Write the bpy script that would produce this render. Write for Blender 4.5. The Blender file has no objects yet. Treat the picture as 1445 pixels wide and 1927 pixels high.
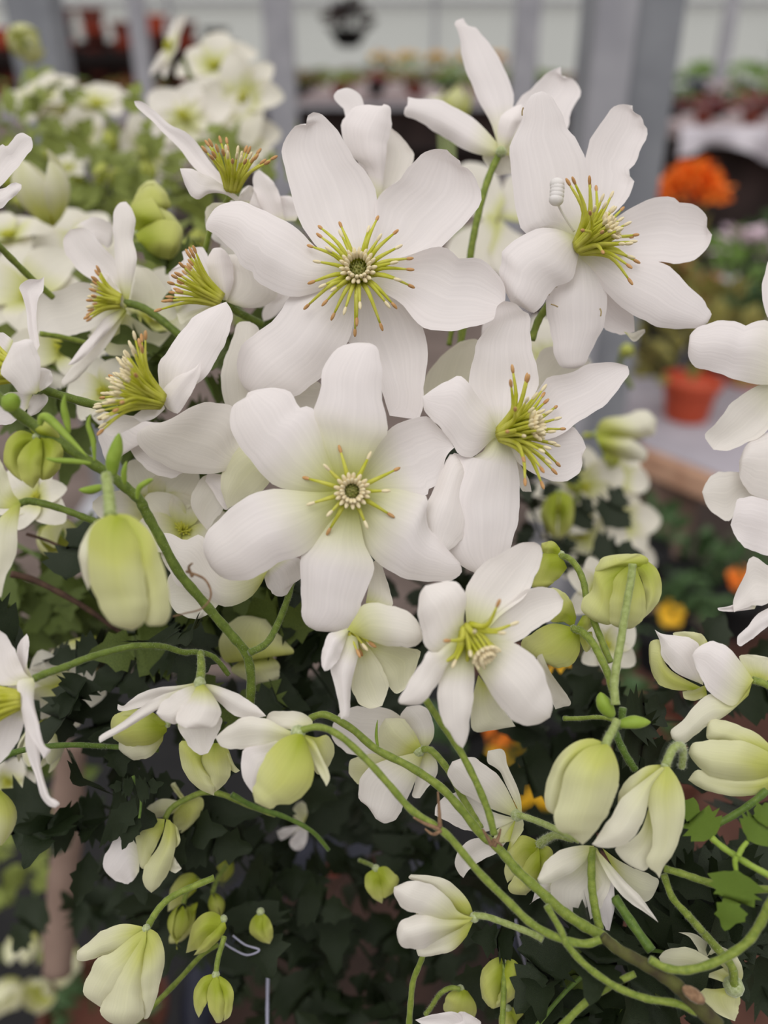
import bpy, math, random
from mathutils import Vector, Matrix, noise
sc = bpy.context.scene
COL = sc.collection
R = math.radians
# ---------------------------------------------------------------- camera, sky, exposure
F_PX, PITCH, CAM_H = 1563.0, R(29), 1.25
cam_data = bpy.data.cameras.new('camera')
cam_data.sensor_fit = 'HORIZONTAL'; cam_data.sensor_width = 36.0
cam_data.lens = 36.0 * F_PX / 1445.0
cam_data.clip_start = 0.01; cam_data.clip_end = 200
cam_data.dof.use_dof = True
cam_data.dof.focus_distance = 0.198
cam_data.dof.aperture_fstop = 9.5
camera = bpy.data.objects.new('camera', cam_data)
COL.objects.link(camera)
camera.location = (0, 0, CAM_H)
camera.rotation_euler = (math.pi/2 - PITCH, 0, 0)
sc.camera = camera
CP = Vector((0, 0, CAM_H)); RT = Vector((1, 0, 0))
UP = Vector((0, math.sin(PITCH), math.cos(PITCH))); FW = Vector((0, math.cos(PITCH), -math.sin(PITCH)))

sc.view_settings.view_transform = 'Standard'; sc.view_settings.look = 'None'
sc.view_settings.gamma = 1.0; sc.view_settings.exposure = -0.14
sc.view_settings.use_curve_mapping = False

world = bpy.data.worlds.new('greenhouse_sky'); sc.world = world; world.use_nodes = True
wt = world.node_tree; wt.nodes.clear()
wo = wt.nodes.new('ShaderNodeOutputWorld'); wb = wt.nodes.new('ShaderNodeBackground')
tc = wt.nodes.new('ShaderNodeTexCoord'); sx = wt.nodes.new('ShaderNodeSeparateXYZ')
wr = wt.nodes.new('ShaderNodeValToRGB')
wt.links.new(tc.outputs['Generated'], sx.inputs[0]); wt.links.new(sx.outputs['Z'], wr.inputs[0])
wt.links.new(wr.outputs[0], wb.inputs[0]); wt.links.new(wb.outputs[0], wo.inputs[0])
wr.color_ramp.elements[0].position = 0.0; wr.color_ramp.elements[0].color = (0.16, 0.155, 0.15, 1)
wr.color_ramp.elements[1].position = 0.75; wr.color_ramp.elements[1].color = (1.12, 1.09, 1.07, 1)
e = wr.color_ramp.elements.new(0.06); e.color = (0.60, 0.60, 0.59, 1)
e = wr.color_ramp.elements.new(0.35); e.color = (0.82, 0.81, 0.80, 1)
wb.inputs[1].default_value = 0.98
sun_d = bpy.data.lights.new('overcast_sun', 'SUN'); sun_d.energy = 1.25; sun_d.angle = R(50); sun_d.color = (1, 0.985, 0.97)
sun = bpy.data.objects.new('overcast_sun', sun_d); COL.objects.link(sun)
sun.location = (0, -1, 4); sun.rotation_euler = (R(30), R(-12), 0)

# ---------------------------------------------------------------- helpers
def dmap(d):
    # depth scale of the plant: the rear sprays hang farther back
    return d if d < 0.24 else 0.24 + (d-0.24)*1.9
def W(px, py, d):
    d = dmap(d)
    return CP + RT*((px-722.5)/F_PX*d) - UP*((py-963.5)/F_PX*d) + FW*d
def ray(px, py):
    return RT*((px-722.5)/F_PX) - UP*((py-963.5)/F_PX) + FW
def WY(px, py, Y):
    r = ray(px, py); return CP + r*(Y/r.y)
def WZ(px, py, Z):
    r = ray(px, py); return CP + r*((Z-CAM_H)/r.z)
def camv(a):
    return (RT*a[0] + UP*a[1] - FW*a[2]).normalized()
TILE = {'P1': (380,180,600), 'P2': (350,610,600), 'P3': (750,130,600), 'P4': (720,560,600), 'P5': (0,150,600), 'P6': (0,600,600),
        'T1': (0,0,560), 'T2': (480,0,560), 'T3': (885,0,560), 'T4': (0,480,560), 'T5': (400,480,560), 'T6': (885,480,560),
        'T7': (0,960,560), 'T8': (440,960,560), 'T9': (885,960,560), 'T10': (0,1367,560), 'T11': (440,1367,560), 'T12': (885,1367,560)}
def px(tile, s):
    out = []
    for tok in s.split():
        x, y = tok.split(',')[:2]; x = float(x); y = float(y)
        if tile: ox, oy, w = TILE[tile]; x, y = ox + x*w/1445.0, oy + y*w/1445.0
        out.append((x, y))
    return out
def lin(c):
    c /= 255.0
    return c/12.92 if c <= 0.04045 else ((c+0.055)/1.055)**2.4
def S(r, g, b): return (lin(r), lin(g), lin(b), 1)
def set_(o, label=None, cat=None, group=None, kind=None):
    if label: o['label'] = label
    if cat: o['category'] = cat
    if group: o['group'] = group
    if kind: o['kind'] = kind
    return o
def empty(name, loc, label=None, cat=None, group=None):
    o = bpy.data.objects.new(name, None); COL.objects.link(o); o.location = loc
    o.empty_display_size = 0.01
    o.matrix_world = Matrix.Translation(loc)
    return set_(o, label, cat, group)
def link(name, me, parent=None, mat=None, inv=True):
    o = bpy.data.objects.new(name, me); COL.objects.link(o)
    if mat and not me.materials: me.materials.append(mat)
    if parent:
        o.parent = parent
        if inv: o.matrix_parent_inverse = WM[parent.name].inverted()
    WM[o.name] = Matrix.Identity(4)
    return o
WM = {}
def reg(o, m): WM[o.name] = m; return o
def mesh(name, vs, fs, smooth=True):
    me = bpy.data.meshes.new(name); me.from_pydata([tuple(v) for v in vs], [], fs)
    if smooth: me.polygons.foreach_set('use_smooth', [True]*len(me.polygons))
    me.update(); return me
class MB:
    def __init__(s): s.v = []; s.f = []
    def add(s, vs, fs):
        n = len(s.v); s.v += [Vector(v) for v in vs]; s.f += [tuple(i+n for i in f) for f in fs]; return s
    def box(s, c, h, rot=None):
        c = Vector(c); vs = []
        for z in (-1, 1):
            for y in (-1, 1):
                for x in (-1, 1):
                    v = Vector((x*h[0], y*h[1], z*h[2]))
                    if rot: v = rot @ v
                    vs.append(c+v)
        return s.add(vs, [(0,2,3,1), (4,5,7,6), (0,1,5,4), (2,6,7,3), (0,4,6,2), (1,3,7,5)])
    def lathe(s, c, prof, n=20):
        vs = []; fs = []
        for r, z in prof:
            for k in range(n):
                a = 2*math.pi*k/n; vs.append((c[0]+r*math.cos(a), c[1]+r*math.sin(a), c[2]+z))
        for i in range(len(prof)-1):
            for k in range(n):
                fs.append((i*n+k, i*n+(k+1) % n, (i+1)*n+(k+1) % n, (i+1)*n+k))
        return s.add(vs, fs)
    def ell(s, c, ax, L, r, n=8, m=6):
        c = Vector(c); ax = Vector(ax).normalized(); q = ax.to_track_quat('Z', 'Y')
        vs = []; fs = []
        for i in range(m+1):
            t = math.pi*i/m
            for k in range(n):
                a = 2*math.pi*k/n
                vs.append(c + q @ Vector((r*math.sin(t)*math.cos(a), r*math.sin(t)*math.sin(a), -L*math.cos(t))))
        for i in range(m):
            for k in range(n): fs.append((i*n+k, i*n+(k+1) % n, (i+1)*n+(k+1) % n, (i+1)*n+k))
        return s.add(vs, fs)
    def tube(s, pts, rad, n=10, jit=0.0):
        vs = []; fs = []; prev = None
        for i, p in enumerate(pts):
            a = pts[max(i-1, 0)]; b = pts[min(i+1, len(pts)-1)]
            t = (b-a).normalized()
            if prev is None:
                u = t.orthogonal().normalized()
            else:
                u = (prev - t*prev.dot(t)).normalized()
            prev = u; w = t.cross(u)
            r = rad[i] if isinstance(rad, (list, tuple)) else rad
            for k in range(n):
                an = 2*math.pi*k/n
                rr = r*(1+jit*random.uniform(-1, 1))
                vs.append(p + u*(math.cos(an)*rr) + w*(math.sin(an)*rr))
        for i in range(len(pts)-1):
            for k in range(n): fs.append((i*n+k, i*n+(k+1) % n, (i+1)*n+(k+1) % n, (i+1)*n+k))
        fs.append(tuple(range(n))[::-1]); fs.append(tuple((len(pts)-1)*n+k for k in range(n)))
        return s.add(vs, fs)
    def build(s, name, mat, parent=None, smooth=True):
        return link(name, mesh(name, s.v, s.f, smooth), parent, mat)
def cr(P, k):
    """Catmull-Rom through the points, k samples per span"""
    out = []; n = len(P)
    for i in range(n-1):
        p0 = P[max(i-1, 0)]; p1 = P[i]; p2 = P[i+1]; p3 = P[min(i+2, n-1)]
        for j in range(k):
            t = j/k
            out.append(tuple(0.5*((2*p1[m]) + (-p0[m]+p2[m])*t + (2*p0[m]-5*p1[m]+4*p2[m]-p3[m])*t*t + (-p0[m]+3*p1[m]-3*p2[m]+p3[m])*t**3) for m in range(len(p1))))
    out.append(tuple(P[-1])); return out
def resample(P, ts):
    L = [0]
    for a, b in zip(P, P[1:]): L.append(L[-1] + math.dist(a, b))
    T = L[-1] or 1; out = []; j = 0
    for t in ts:
        g = t*T
        while j < len(P)-2 and L[j+1] < g: j += 1
        f = (g-L[j])/max(L[j+1]-L[j], 1e-9); f = min(max(f, 0), 1)
        out.append(tuple(P[j][m]*(1-f)+P[j+1][m]*f for m in range(len(P[0]))))
    return out

# ---------------------------------------------------------------- materials
def nodes(name):
    m = bpy.data.materials.new(name); m.use_nodes = True; nt = m.node_tree; nt.nodes.clear()
    return m, nt, lambda t, **k: _nn(nt, t, k)
def _nn(nt, t, k):
    n = nt.nodes.new(t)
    for a, b in k.items(): setattr(n, a, b)
    return n
def ramp(n, stops):
    r = n.color_ramp
    r.elements[0].position, r.elements[0].color = stops[0]
    r.elements[1].position, r.elements[1].color = stops[-1]
    for p, c in stops[1:-1]:
        e = r.elements.new(p); e.color = c
def petal_mat():
    m, nt, N = nodes('petal'); L = nt.links.new
    out = N('ShaderNodeOutputMaterial')
    at = N('ShaderNodeAttribute', attribute_name='green')
    rp = N('ShaderNodeValToRGB')
    ramp(rp, [(0, S(246, 239, 238)), (0.3, S(230, 228, 196)), (0.65, S(204, 207, 118)), (1, S(166, 178, 54))])
    L(at.outputs['Fac'], rp.inputs[0])
    uv = N('ShaderNodeUVMap', uv_map='UVMap'); mp = N('ShaderNodeMapping'); mp.inputs['Scale'].default_value = (22, 1.1, 1)
    L(uv.outputs[0], mp.inputs[0])
    nz = N('ShaderNodeTexNoise'); nz.inputs['Scale'].default_value = 1.0; nz.inputs['Detail'].default_value = 3
    L(mp.outputs[0], nz.inputs[0])
    # veins a touch darker than the tissue between them
    vr = N('ShaderNodeMapRange'); vr.inputs[1].default_value = 0.3; vr.inputs[2].default_value = 0.7; vr.inputs[3].default_value = 0.94; vr.inputs[4].default_value = 1.01
    L(nz.outputs['Fac'], vr.inputs[0])
    mx = N('ShaderNodeMix', data_type='RGBA', blend_type='MULTIPLY'); mx.inputs[0].default_value = 1
    L(rp.outputs[0], mx.inputs[6]); L(vr.outputs[0], mx.inputs[7])
    bm = N('ShaderNodeBump'); bm.inputs['Strength'].default_value = 0.16; bm.inputs['Distance'].default_value = 0.0004
    L(nz.outputs['Fac'], bm.inputs['Height'])
    df = N('ShaderNodeBsdfPrincipled'); df.inputs['Roughness'].default_value = 0.55
    df.inputs['Specular IOR Level'].default_value = 0.25
    L(mx.outputs[2], df.inputs['Base Color']); L(bm.outputs[0], df.inputs['Normal'])
    tr = N('ShaderNodeBsdfTranslucent'); L(mx.outputs[2], tr.inputs[0]); L(bm.outputs[0], tr.inputs['Normal'])
    ms = N('ShaderNodeMixShader'); ms.inputs[0].default_value = 0.28
    L(df.outputs[0], ms.inputs[1]); L(tr.outputs[0], ms.inputs[2]); L(ms.outputs[0], out.inputs[0])
    return m
PETAL = petal_mat()
def organic(name, c1, c2, scale=300, rough=0.5, sheen=0.0, transl=0.0, bump=0.0, c3=None):
    m, nt, N = nodes(name); L = nt.links.new
    out = N('ShaderNodeOutputMaterial'); tx = N('ShaderNodeTexCoord')
    nz = N('ShaderNodeTexNoise'); nz.inputs['Scale'].default_value = scale; nz.inputs['Detail'].default_value = 4
    L(tx.outputs['Object'], nz.inputs[0])
    rp = N('ShaderNodeValToRGB'); ramp(rp, [(0.32, c1), (0.68, c2)] if c3 is None else [(0.3, c1), (0.5, c3), (0.7, c2)])
    L(nz.outputs['Fac'], rp.inputs[0])
    p = N('ShaderNodeBsdfPrincipled'); p.inputs['Roughness'].default_value = rough
    p.inputs['Specular IOR Level'].default_value = 0.3
    L(rp.outputs[0], p.inputs['Base Color'])
    if sheen:
        p.inputs['Sheen Weight'].default_value = sheen; p.inputs['Sheen Roughness'].default_value = 0.4
        p.inputs['Sheen Tint'].default_value = (0.9, 0.95, 0.8, 1)
    if bump:
        b = N('ShaderNodeBump'); b.inputs['Strength'].default_value = 0.6; b.inputs['Distance'].default_value = bump
        L(nz.outputs['Fac'], b.inputs['Height']); L(b.outputs[0], p.inputs['Normal'])
    if transl:
        t = N('ShaderNodeBsdfTranslucent'); L(rp.outputs[0], t.inputs[0])
        ms = N('ShaderNodeMixShader'); ms.inputs[0].default_value = transl
        L(p.outputs[0], ms.inputs[1]); L(t.outputs[0], ms.inputs[2]); L(ms.outputs[0], out.inputs[0])
    else: L(p.outputs[0], out.inputs[0])
    return m
STEM = organic('stem_green', S(104, 122, 42), S(134, 148, 62), 700, 0.55, 0.35, 0, 0.0002)
STEM_L = organic('stem_pale', S(132, 146, 76), S(160, 172, 108), 900, 0.6, 0.5, 0, 0.0002)
STEM_D = organic('stem_deep', S(76, 102, 36), S(100, 124, 50), 700, 0.55, 0.3, 0, 0.0002)
BARK = organic('bark', S(62, 54, 36), S(88, 90, 44), 260, 0.8, 0.1, 0, 0.0004)
TWIG = organic('brown_twig', S(62, 44, 38), S(92, 70, 56), 300, 0.8, 0, 0, 0.0003)
NODE = organic('node_scale', S(150, 120, 92), S(110, 82, 60), 900, 0.8, 0.3)
FIL = organic('filament', S(206, 208, 58), S(226, 224, 112), 300, 0.45, 0, 0.35)
ANT_T = organic('anther_tan', S(184, 136, 84), S(202, 160, 110), 600, 0.7)
ANT_C = organic('anther_cream', S(232, 220, 182), S(222, 206, 168), 600, 0.7, 0.2)
CARP = organic('carpel', S(140, 152, 70), S(196, 190, 124), 1500, 0.6)
HUB = organic('downy_hub', S(146, 158, 104), S(182, 190, 148), 1500, 0.8, 0.8, 0, 0.0004)
BRACT = organic('bract_green', S(136, 164, 52), S(160, 184, 76), 300, 0.5, 0.3, 0.2)
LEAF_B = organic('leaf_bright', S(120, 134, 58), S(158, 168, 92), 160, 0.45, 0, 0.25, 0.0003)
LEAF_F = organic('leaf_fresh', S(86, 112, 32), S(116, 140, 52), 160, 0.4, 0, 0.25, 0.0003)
LEAF_D = organic('leaf_dark', S(24, 34, 18), S(42, 54, 28), 120, 0.4, 0, 0.12, 0.0003)  # dark green foliage, lowered further to carry the shade under the plant
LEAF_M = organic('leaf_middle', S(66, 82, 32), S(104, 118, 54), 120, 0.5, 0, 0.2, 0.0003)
HAIR = organic('silver_hair', S(206, 212, 190), S(224, 228, 210), 300, 0.8, 0, 0.4)
STEM_V = organic('vine_green', S(84, 102, 32), S(108, 126, 48), 700, 0.55, 0.3, 0, 0.0002)
STAIN = organic('petal_stain', S(176, 160, 120), S(150, 128, 90), 2000, 0.8)

# ---------------------------------------------------------------- traced petals
random.seed(4)
def petal(parent, pts, D, z=0, t=0, c=0.0, b=0.0, g=0.0, gb=0.75, gr=0.2, s=0.0, rip=1.0, back=False, name='petal', NR=26, NC=12, mat=None, tip=None):
    """pts: outline from the base round the tip and back; D metres in front of the lens; z,t,s mm; c cup, b bow as a share of width / length"""
    base = ((pts[0][0]+pts[-1][0])/2, (pts[0][1]+pts[-1][1])/2)
    k = tip if tip is not None else max(range(1, len(pts)-1), key=lambda i: math.dist(pts[i], base))
    ts = [1-(1-i/NR)**1.35 for i in range(NR+1)]
    Lp = resample(cr(pts[:k+1], 6), ts); Rp = resample(cr(pts[k:], 6)[::-1], ts)
    if math.dist(Lp[0], base) > 0 and math.dist(pts[0], pts[-1]) > 0: pass
    mm = 0.001; length = math.dist(base, pts[k])/F_PX*D
    wid = max(math.dist(a, q) for a, q in zip(Lp, Rp))/F_PX*D*0.5
    ph = random.uniform(0, 6.28); ph2 = random.uniform(0, 6.28); kk = random.uniform(5, 9)
    seed = random.uniform(0, 100); p3 = random.uniform(0, 6.28)
    if abs(c) < 0.38: c *= 1.4
    if abs(b) < 0.07: b *= 1.4
    vs = []; fs = []; gr_v = []; uvs = []
    for i in range(NR+1):
        v = ts[i]; a = Lp[i]; q = Rp[i]
        wp = math.dist(a, q)
        if v > 0.3 and wp > 4 and rip:   # softly scalloped margin
            ee = min(wp*0.022, 1.9)*min((v-0.3)*3, 1)*rip
            e1 = ee*(math.sin(19*v+p3)+0.5*math.sin(43*v+ph)); e2 = ee*(math.sin(17*v+ph2)+0.5*math.sin(47*v+p3))
            dx = (q[0]-a[0])/wp; dy = (q[1]-a[1])/wp
            a = (a[0]-dx*e1, a[1]-dy*e1); q = (q[0]+dx*e2, q[1]+dy*e2)
        # ease the last rows so the rounded tip does not pinch
        w = math.dist(a, q)/F_PX*D*0.5
        for j in range(NC+1):
            u = j/NC; n = 2*u-1
            x = a[0]*(1-u)+q[0]*u; y = a[1]*(1-u)+q[1]*u
            d = D + (z + t*v + s*n*w/max(wid, 1e-6))*mm
            d += c*w*(1-n*n) + b*length*math.sin(math.pi*min(v, 1)*0.92)
            d += rip*0.00035*math.sin(kk*v*2+ph)*n*abs(n)*(w/max(wid, 1e-6)) + rip*0.0003*math.sin(ph2+3.2*n+2*v)*math.sin(math.pi*v)
            nv = noise.noise(Vector((x/55.0, y/55.0, seed)))
            d += rip*0.0007*nv*math.sin(math.pi*min(v+0.1, 1))
            vs.append(W(x, y, d)); uvs.append((u, v))
            gg = g + gb*max(0, 1-v/max(gr, 1e-3))**1.3
            if g > 0: gg += 0.35*g*(1-abs(n))**1.2*(1-v) - 0.30*g*v*v
            gr_v.append(min(max(gg, 0), 1))
    M = NC+1
    for i in range(NR):
        for j in range(NC): fs.append((i*M+j, i*M+j+1, (i+1)*M+j+1, (i+1)*M+j))
    me = mesh(name, vs, fs)
    ul = me.uv_layers.new(name='UVMap')
    for lp in me.loops: ul.data[lp.index].uv = uvs[lp.vertex_index]
    at = me.attributes.new('green', 'FLOAT', 'POINT'); at.data.foreach_set('value', gr_v)
    return link(name, me, parent, mat or PETAL)
def flower(label, tile, hub, D, petals, cat='flower', group=None, name='clematis_flower', **dflt):
    """petals: list of (outline, options); hub in tile pixels"""
    h = px(tile, hub)[0]
    root = empty(name, W(h[0], h[1], D), label, cat, group); reg(root, Matrix.Translation(W(h[0], h[1], D)))
    for pt in petals:
        o = dict(dflt)
        tl = tile
        if isinstance(pt, tuple):
            o.update(pt[1]); p = pt[0]
            if 'tile' in o: tl = o.pop('tile')
        else: p = pt
        petal(root, px(tl, p), D, **o)
    return root
def bud(label, tile, hub, D, petals, group=None, stub=True, **k):
    """half-closed flower: the traced sepals bow toward the lens, and matching sepals close the far side"""
    k.setdefault('c', -0.55); k.setdefault('b', -0.10); k.setdefault('g', 0.55); k.setdefault('gb', 0.35); k.setdefault('gr', 0.5)
    root = flower(label, tile, hub, D, petals, cat='flower bud', group=group, name='clematis_bud', **k)
    h = px(tile, hub)[0]
    for pt in petals[:3]:
        o = dict(k); p = pt; tl = tile
        if isinstance(pt, tuple):
            o.update(pt[1]); p = pt[0]
            if 'tile' in o: tl = o.pop('tile')
        o['c'] = abs(o['c'])*0.9; o['b'] = abs(o['b'])*1.0; o['z'] = 1.2
        q = [(h[0]+(x-h[0])*0.93, h[1]+(y-h[1])*0.93) for x, y in px(tl, p)]
        petal(root, q, D, NR=14, NC=8, **o)
    if stub:
        MB().ell(W(h[0], h[1], D), camv((0, 0, 1)), 0.0010*D/0.2, 0.0010*D/0.2).build('receptacle', HUB, root)
    return root
def hairs(parent, P, rad, n, L=0.00055, seed=1):
    rnd = random.Random(seed); mb = MB()
    for k in range(n):
        i = rnd.randrange(len(P)-1); f = rnd.random(); c = P[i].lerp(P[i+1], f); t = (P[i+1]-P[i]).normalized()
        u = Matrix.Rotation(rnd.uniform(0, 6.283), 3, t) @ t.orthogonal().normalized(); r = rad[i]*0.97
        d = (u + t*rnd.uniform(-.5, .5)).normalized(); s = t.cross(u)*0.00002; l = L*rnd.uniform(.5, 1.3)
        mb.add([c+u*r-s, c+u*r+s, c+u*r+d*l], [(0, 1, 2)])
    o = mb.build('silvery_down', HAIR, parent, False); o['kind'] = 'stuff'; return o
def stem_pts(tile, s, D, D2=None, k=6):
    P = px(tile, s); n = len(P); D2 = D if D2 is None else D2
    Q = [(x, y, D+(D2-D)*i/max(n-1, 1)) for i, (x, y) in enumerate(P)]
    return [W(*q) for q in cr(Q, k)]
def stalk(parent, tile, s, D, D2=None, w=12, w2=None, mat=None, name='stalk', label=None):
    P = stem_pts(tile, s, D, D2); n = len(P); w2 = w if w2 is None else w2
    rad = [(w+(w2-w)*i/(n-1))*0.5/F_PX*dmap(D)*(1+0.05*math.sin(i*1.7)) for i in range(n)]
    if name == 'bract': rad = [max(w*0.62/F_PX*dmap(D)*math.sin(math.pi*min(0.12+0.88*i/(n-1), 0.985))**0.8, 0.00008) for i in range(n)]
    o = MB().tube(P, rad, 12, 0.02).build(name, mat or STEM, parent)
    if name in ('stalk', 'side_shoot') and D < 0.215: hairs(parent, P, rad, 40*n if mat is STEM_L else 22*n, 0.0006 if mat is STEM_L else 0.0004, n)
    if label: o['label'] = label
    return o
def stem(label, tile, s, D, D2=None, w=14, w2=None, mat=None, name='vine_stem', group=None, cat='stem'):
    P = stem_pts(tile, s, D, D2); n = len(P); w2 = w if w2 is None else w2
    root = empty(name, P[0], label, cat, group); reg(root, Matrix.Translation(P[0]))
    rad = [(w+(w2-w)*i/(n-1))*0.5/F_PX*dmap(D)*(1+0.06*math.sin(i*1.3)) for i in range(n)]
    MB().tube(P, rad, 12, 0.03).build('stem', mat or STEM, root)
    if D < 0.2 and name == 'vine_stem': hairs(root, P, rad, 22*n, 0.0004, n)
    return root
def hub(parent, tile, s, D, r=1.7):
    h = px(tile, s)[0]
    return MB().ell(W(h[0], h[1], D), camv((0, 0, 1)), r*0.001, r*0.001).build('receptacle', HUB, parent)
def stamens(parent, tile, base, D, axis, n, L, spread=(20, 95), ring=0, ringr=3.2, ringh=5.5, sw=1.0, seed=1, carp=True, z=-1.5, bend=1.0, curl=0.0, tan=0.6):
    """L mm long; spread: polar angle range off the axis"""
    rnd = random.Random(seed); mm = 0.001
    b = px(tile, base)[0]; B = W(b[0], b[1], D + z*mm); A = camv(axis)
    U = A.orthogonal().normalized(); V = A.cross(U)
    items = []
    for i in range(n):
        f = (i+0.5)/n
        th = R(spread[0]+(spread[1]-spread[0])*f**0.7); ph = i*2.39996 + rnd.uniform(-.18, .18)
        l = L*(0.62+0.38*f)*rnd.uniform(0.88, 1.08)*mm
        items.append((th, ph, l, f))
    for th, ph, l, f in items:
        rad = U*math.cos(ph)+V*math.sin(ph)
        p0 = B + rad*1.4*mm
        end = B + A*(math.cos(th)*l + 0.6*mm) + rad*(math.sin(th)*l+1.2*mm)
        mid = B + A*(math.cos(th*0.55)*l*0.5*bend) + rad*(math.sin(th*0.75)*l*0.5+1.2*mm)
        P = [Vector(q) for q in cr([tuple(p0), tuple(mid), tuple(end)], 4)]
        nP = len(P)
        r = [0.78*sw*mm*(1-0.68*i/(nP-1)) for i in range(nP)]
        so = MB().tube(P, r, 6).build('stamen', FIL, parent)
        dr = (P[-1]-P[-2]).normalized()
        ma = ANT_T if f > tan else ANT_C
        MB().ell(P[-1]+dr*0.7*mm, dr, 1.15*mm, 0.42*mm, 8, 6).build('anther', ma, so)
    if ring:
        for lay in range(2):
            for k in range(ring):
                ph = 2*math.pi*(k+0.5*lay)/ring + rnd.uniform(-.06, .06); rad = U*math.cos(ph)+V*math.sin(ph)
                rr = (ringr-0.9*lay)*mm; hh = (ringh+0.5*lay)*mm
                c = B + A*hh + rad*rr; p0 = B + A*1*mm + rad*rr*0.55; mid = (c+p0)/2 + rad*0.5*mm
                so = MB().tube([Vector(q) for q in cr([tuple(p0), tuple(mid), tuple(c)], 3)], [0.4*mm*sw]*7, 5).build('stamen', FIL, parent)
                ax = (A*0.8+rad*rnd.uniform(0.7, 1.1)).normalized() if lay == 0 else (A*0.95+rad*0.35).normalized()
                MB().ell(c, ax, 1.25*mm, 0.52*mm, 8, 6).build('anther', ANT_C, so)
    if carp:
        mb = MB()
        for k in range(26):
            rr = 0.42*math.sqrt(k)*mm*0.95; ph = k*2.39996; rad = U*math.cos(ph)+V*math.sin(ph)
            mb.ell(B + A*((ringh-0.6-0.05*k)*mm) + rad*rr, A, 0.9*mm, 0.24*mm, 6, 4)
        mb.ell(B + A*(ringh-2.6)*mm, A, 1.6*mm, 1.9*mm, 10, 6)
        mb.ell(B + A*0.6*mm, A, 1.8*mm, 1.9*mm, 10, 6)
        mb.build('pistil_cluster', CARP, parent)
# ================================================================ the blossoms in focus
A = flower('largest fully open white flower, facing the lens, with a starburst of tan-tipped stamens', 'P1', '710,795', 0.200, [
 ('680,830 640,770 540,705 490,645 450,585 420,500 400,440 370,300 368,240 385,180 430,130 470,134 475,95 505,75 545,85 590,130 640,205 690,280 740,340 785,430 793,550 765,680 730,770', dict(z=0.5, t=3, c=0.16, b=0.05)),
 ('700,790 750,690 783,560 788,475 840,420 900,380 950,310 990,265 1050,242 1110,245 1140,275 1165,290 1170,315 1210,335 1250,400 1272,450 1255,510 1200,570 1130,640 1080,690 1000,730 900,770 740,810', dict(z=0, t=2, c=0.22, b=0.04)),
 ('720,770 900,735 1020,695 1090,683 1130,700 1165,738 1220,735 1290,760 1340,805 1375,870 1370,960 1310,1025 1220,1045 1110,1070 1060,1065 1005,1055 950,1000 900,940 800,880 715,830', dict(z=-0.5, t=1, c=0.2, b=-0.03)),
 ('730,800 800,850 900,925 960,980 1000,1050 1020,1120 1027,1200 1010,1260 1000,1330 1005,1380 987,1475 950,1465 850,1450 800,1300 700,1150 660,1110 670,1050 690,950 680,820', dict(z=0.3, t=2, c=0.22, b=0.05, tip=12)),
 ('720,830 705,900 690,1010 665,1110 600,1200 560,1260 500,1315 415,1362 300,1380 215,1345 190,1320 165,1270 155,1190 180,1130 230,1090 300,1040 360,970 400,905 500,880 600,850 680,800', dict(z=0.8, t=4, c=-0.16, b=-0.04)),
 ('690,770 600,710 520,690 440,610 350,550 260,515 180,480 120,478 60,510 25,560 18,600 60,630 110,680 150,720 180,770 235,800 240,830 290,870 370,905 440,912 520,890 600,860 680,830', dict(z=-0.3, t=1, c=-0.2, b=-0.04)),
], gb=0.3, gr=0.2)
stamens(A, 'P1', '710,812', 0.1985, (0, 0.10, 1), 30, 12.4, (50, 92), ring=17, ringr=3.5, ringh=5, seed=3, tan=0.42)
B = flower('large white flower facing the lens, just below the largest one, with few outer stamens', 'P2', '745,760', 0.187, [
 ('700,740 650,600 620,470 580,390 540,375 515,380 480,310 430,290 330,295 280,310 260,345 225,355 200,390 195,440 220,510 260,570 300,630 350,690 400,730 480,755 560,765 640,770 720,775', dict(z=-0.5, t=0, c=-0.14, b=-0.05, tip=9)),
 ('710,760 665,690 630,590 600,500 560,410 578,378 610,300 620,220 650,140 700,100 760,85 830,85 870,110 885,200 885,300 905,400 912,490 870,550 820,640 775,750', dict(z=0.4, t=-1, c=-0.2, b=-0.06)),
 ('750,740 830,600 880,520 910,490 960,445 1030,430 1080,420 1120,440 1180,500 1215,560 1180,600 1150,710 1100,745 1085,780 1000,770 900,760 770,775', dict(z=1, t=4, c=0.2, b=0.04)),
 ('760,750 850,745 950,745 1050,770 1095,790 1090,850 1100,920 1150,980 1240,1080 1247,1130 1180,1170 1080,1165 980,1145 890,1100 830,1040 790,950 765,880 740,790', dict(z=0.2, t=3, c=-0.22, b=-0.05, tip=8)),
 ('760,770 790,900 810,1000 850,1080 840,1150 800,1260 780,1340 720,1385 650,1395 590,1390 540,1360 520,1310 525,1220 520,1130 515,1060 570,1000 640,900 690,840 720,770', dict(z=-0.4, t=0, c=-0.22, b=-0.06)),
 ('740,740 650,760 560,760 480,752 400,745 330,760 250,800 180,850 120,910 85,970 80,1030 110,1100 150,1140 210,1165 280,1155 350,1125 430,1080 520,1050 590,990 650,900 740,790', dict(z=-0.8, t=-1, c=-0.22, b=-0.05)),
], gb=0.85, gr=0.52)
stamens(B, 'P2', '745,760', 0.1862, (0.12, 0.02, 1), 11, 9.6, (45, 92), ring=17, ringr=3.1, ringh=4.5, seed=8, tan=0.5)
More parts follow.
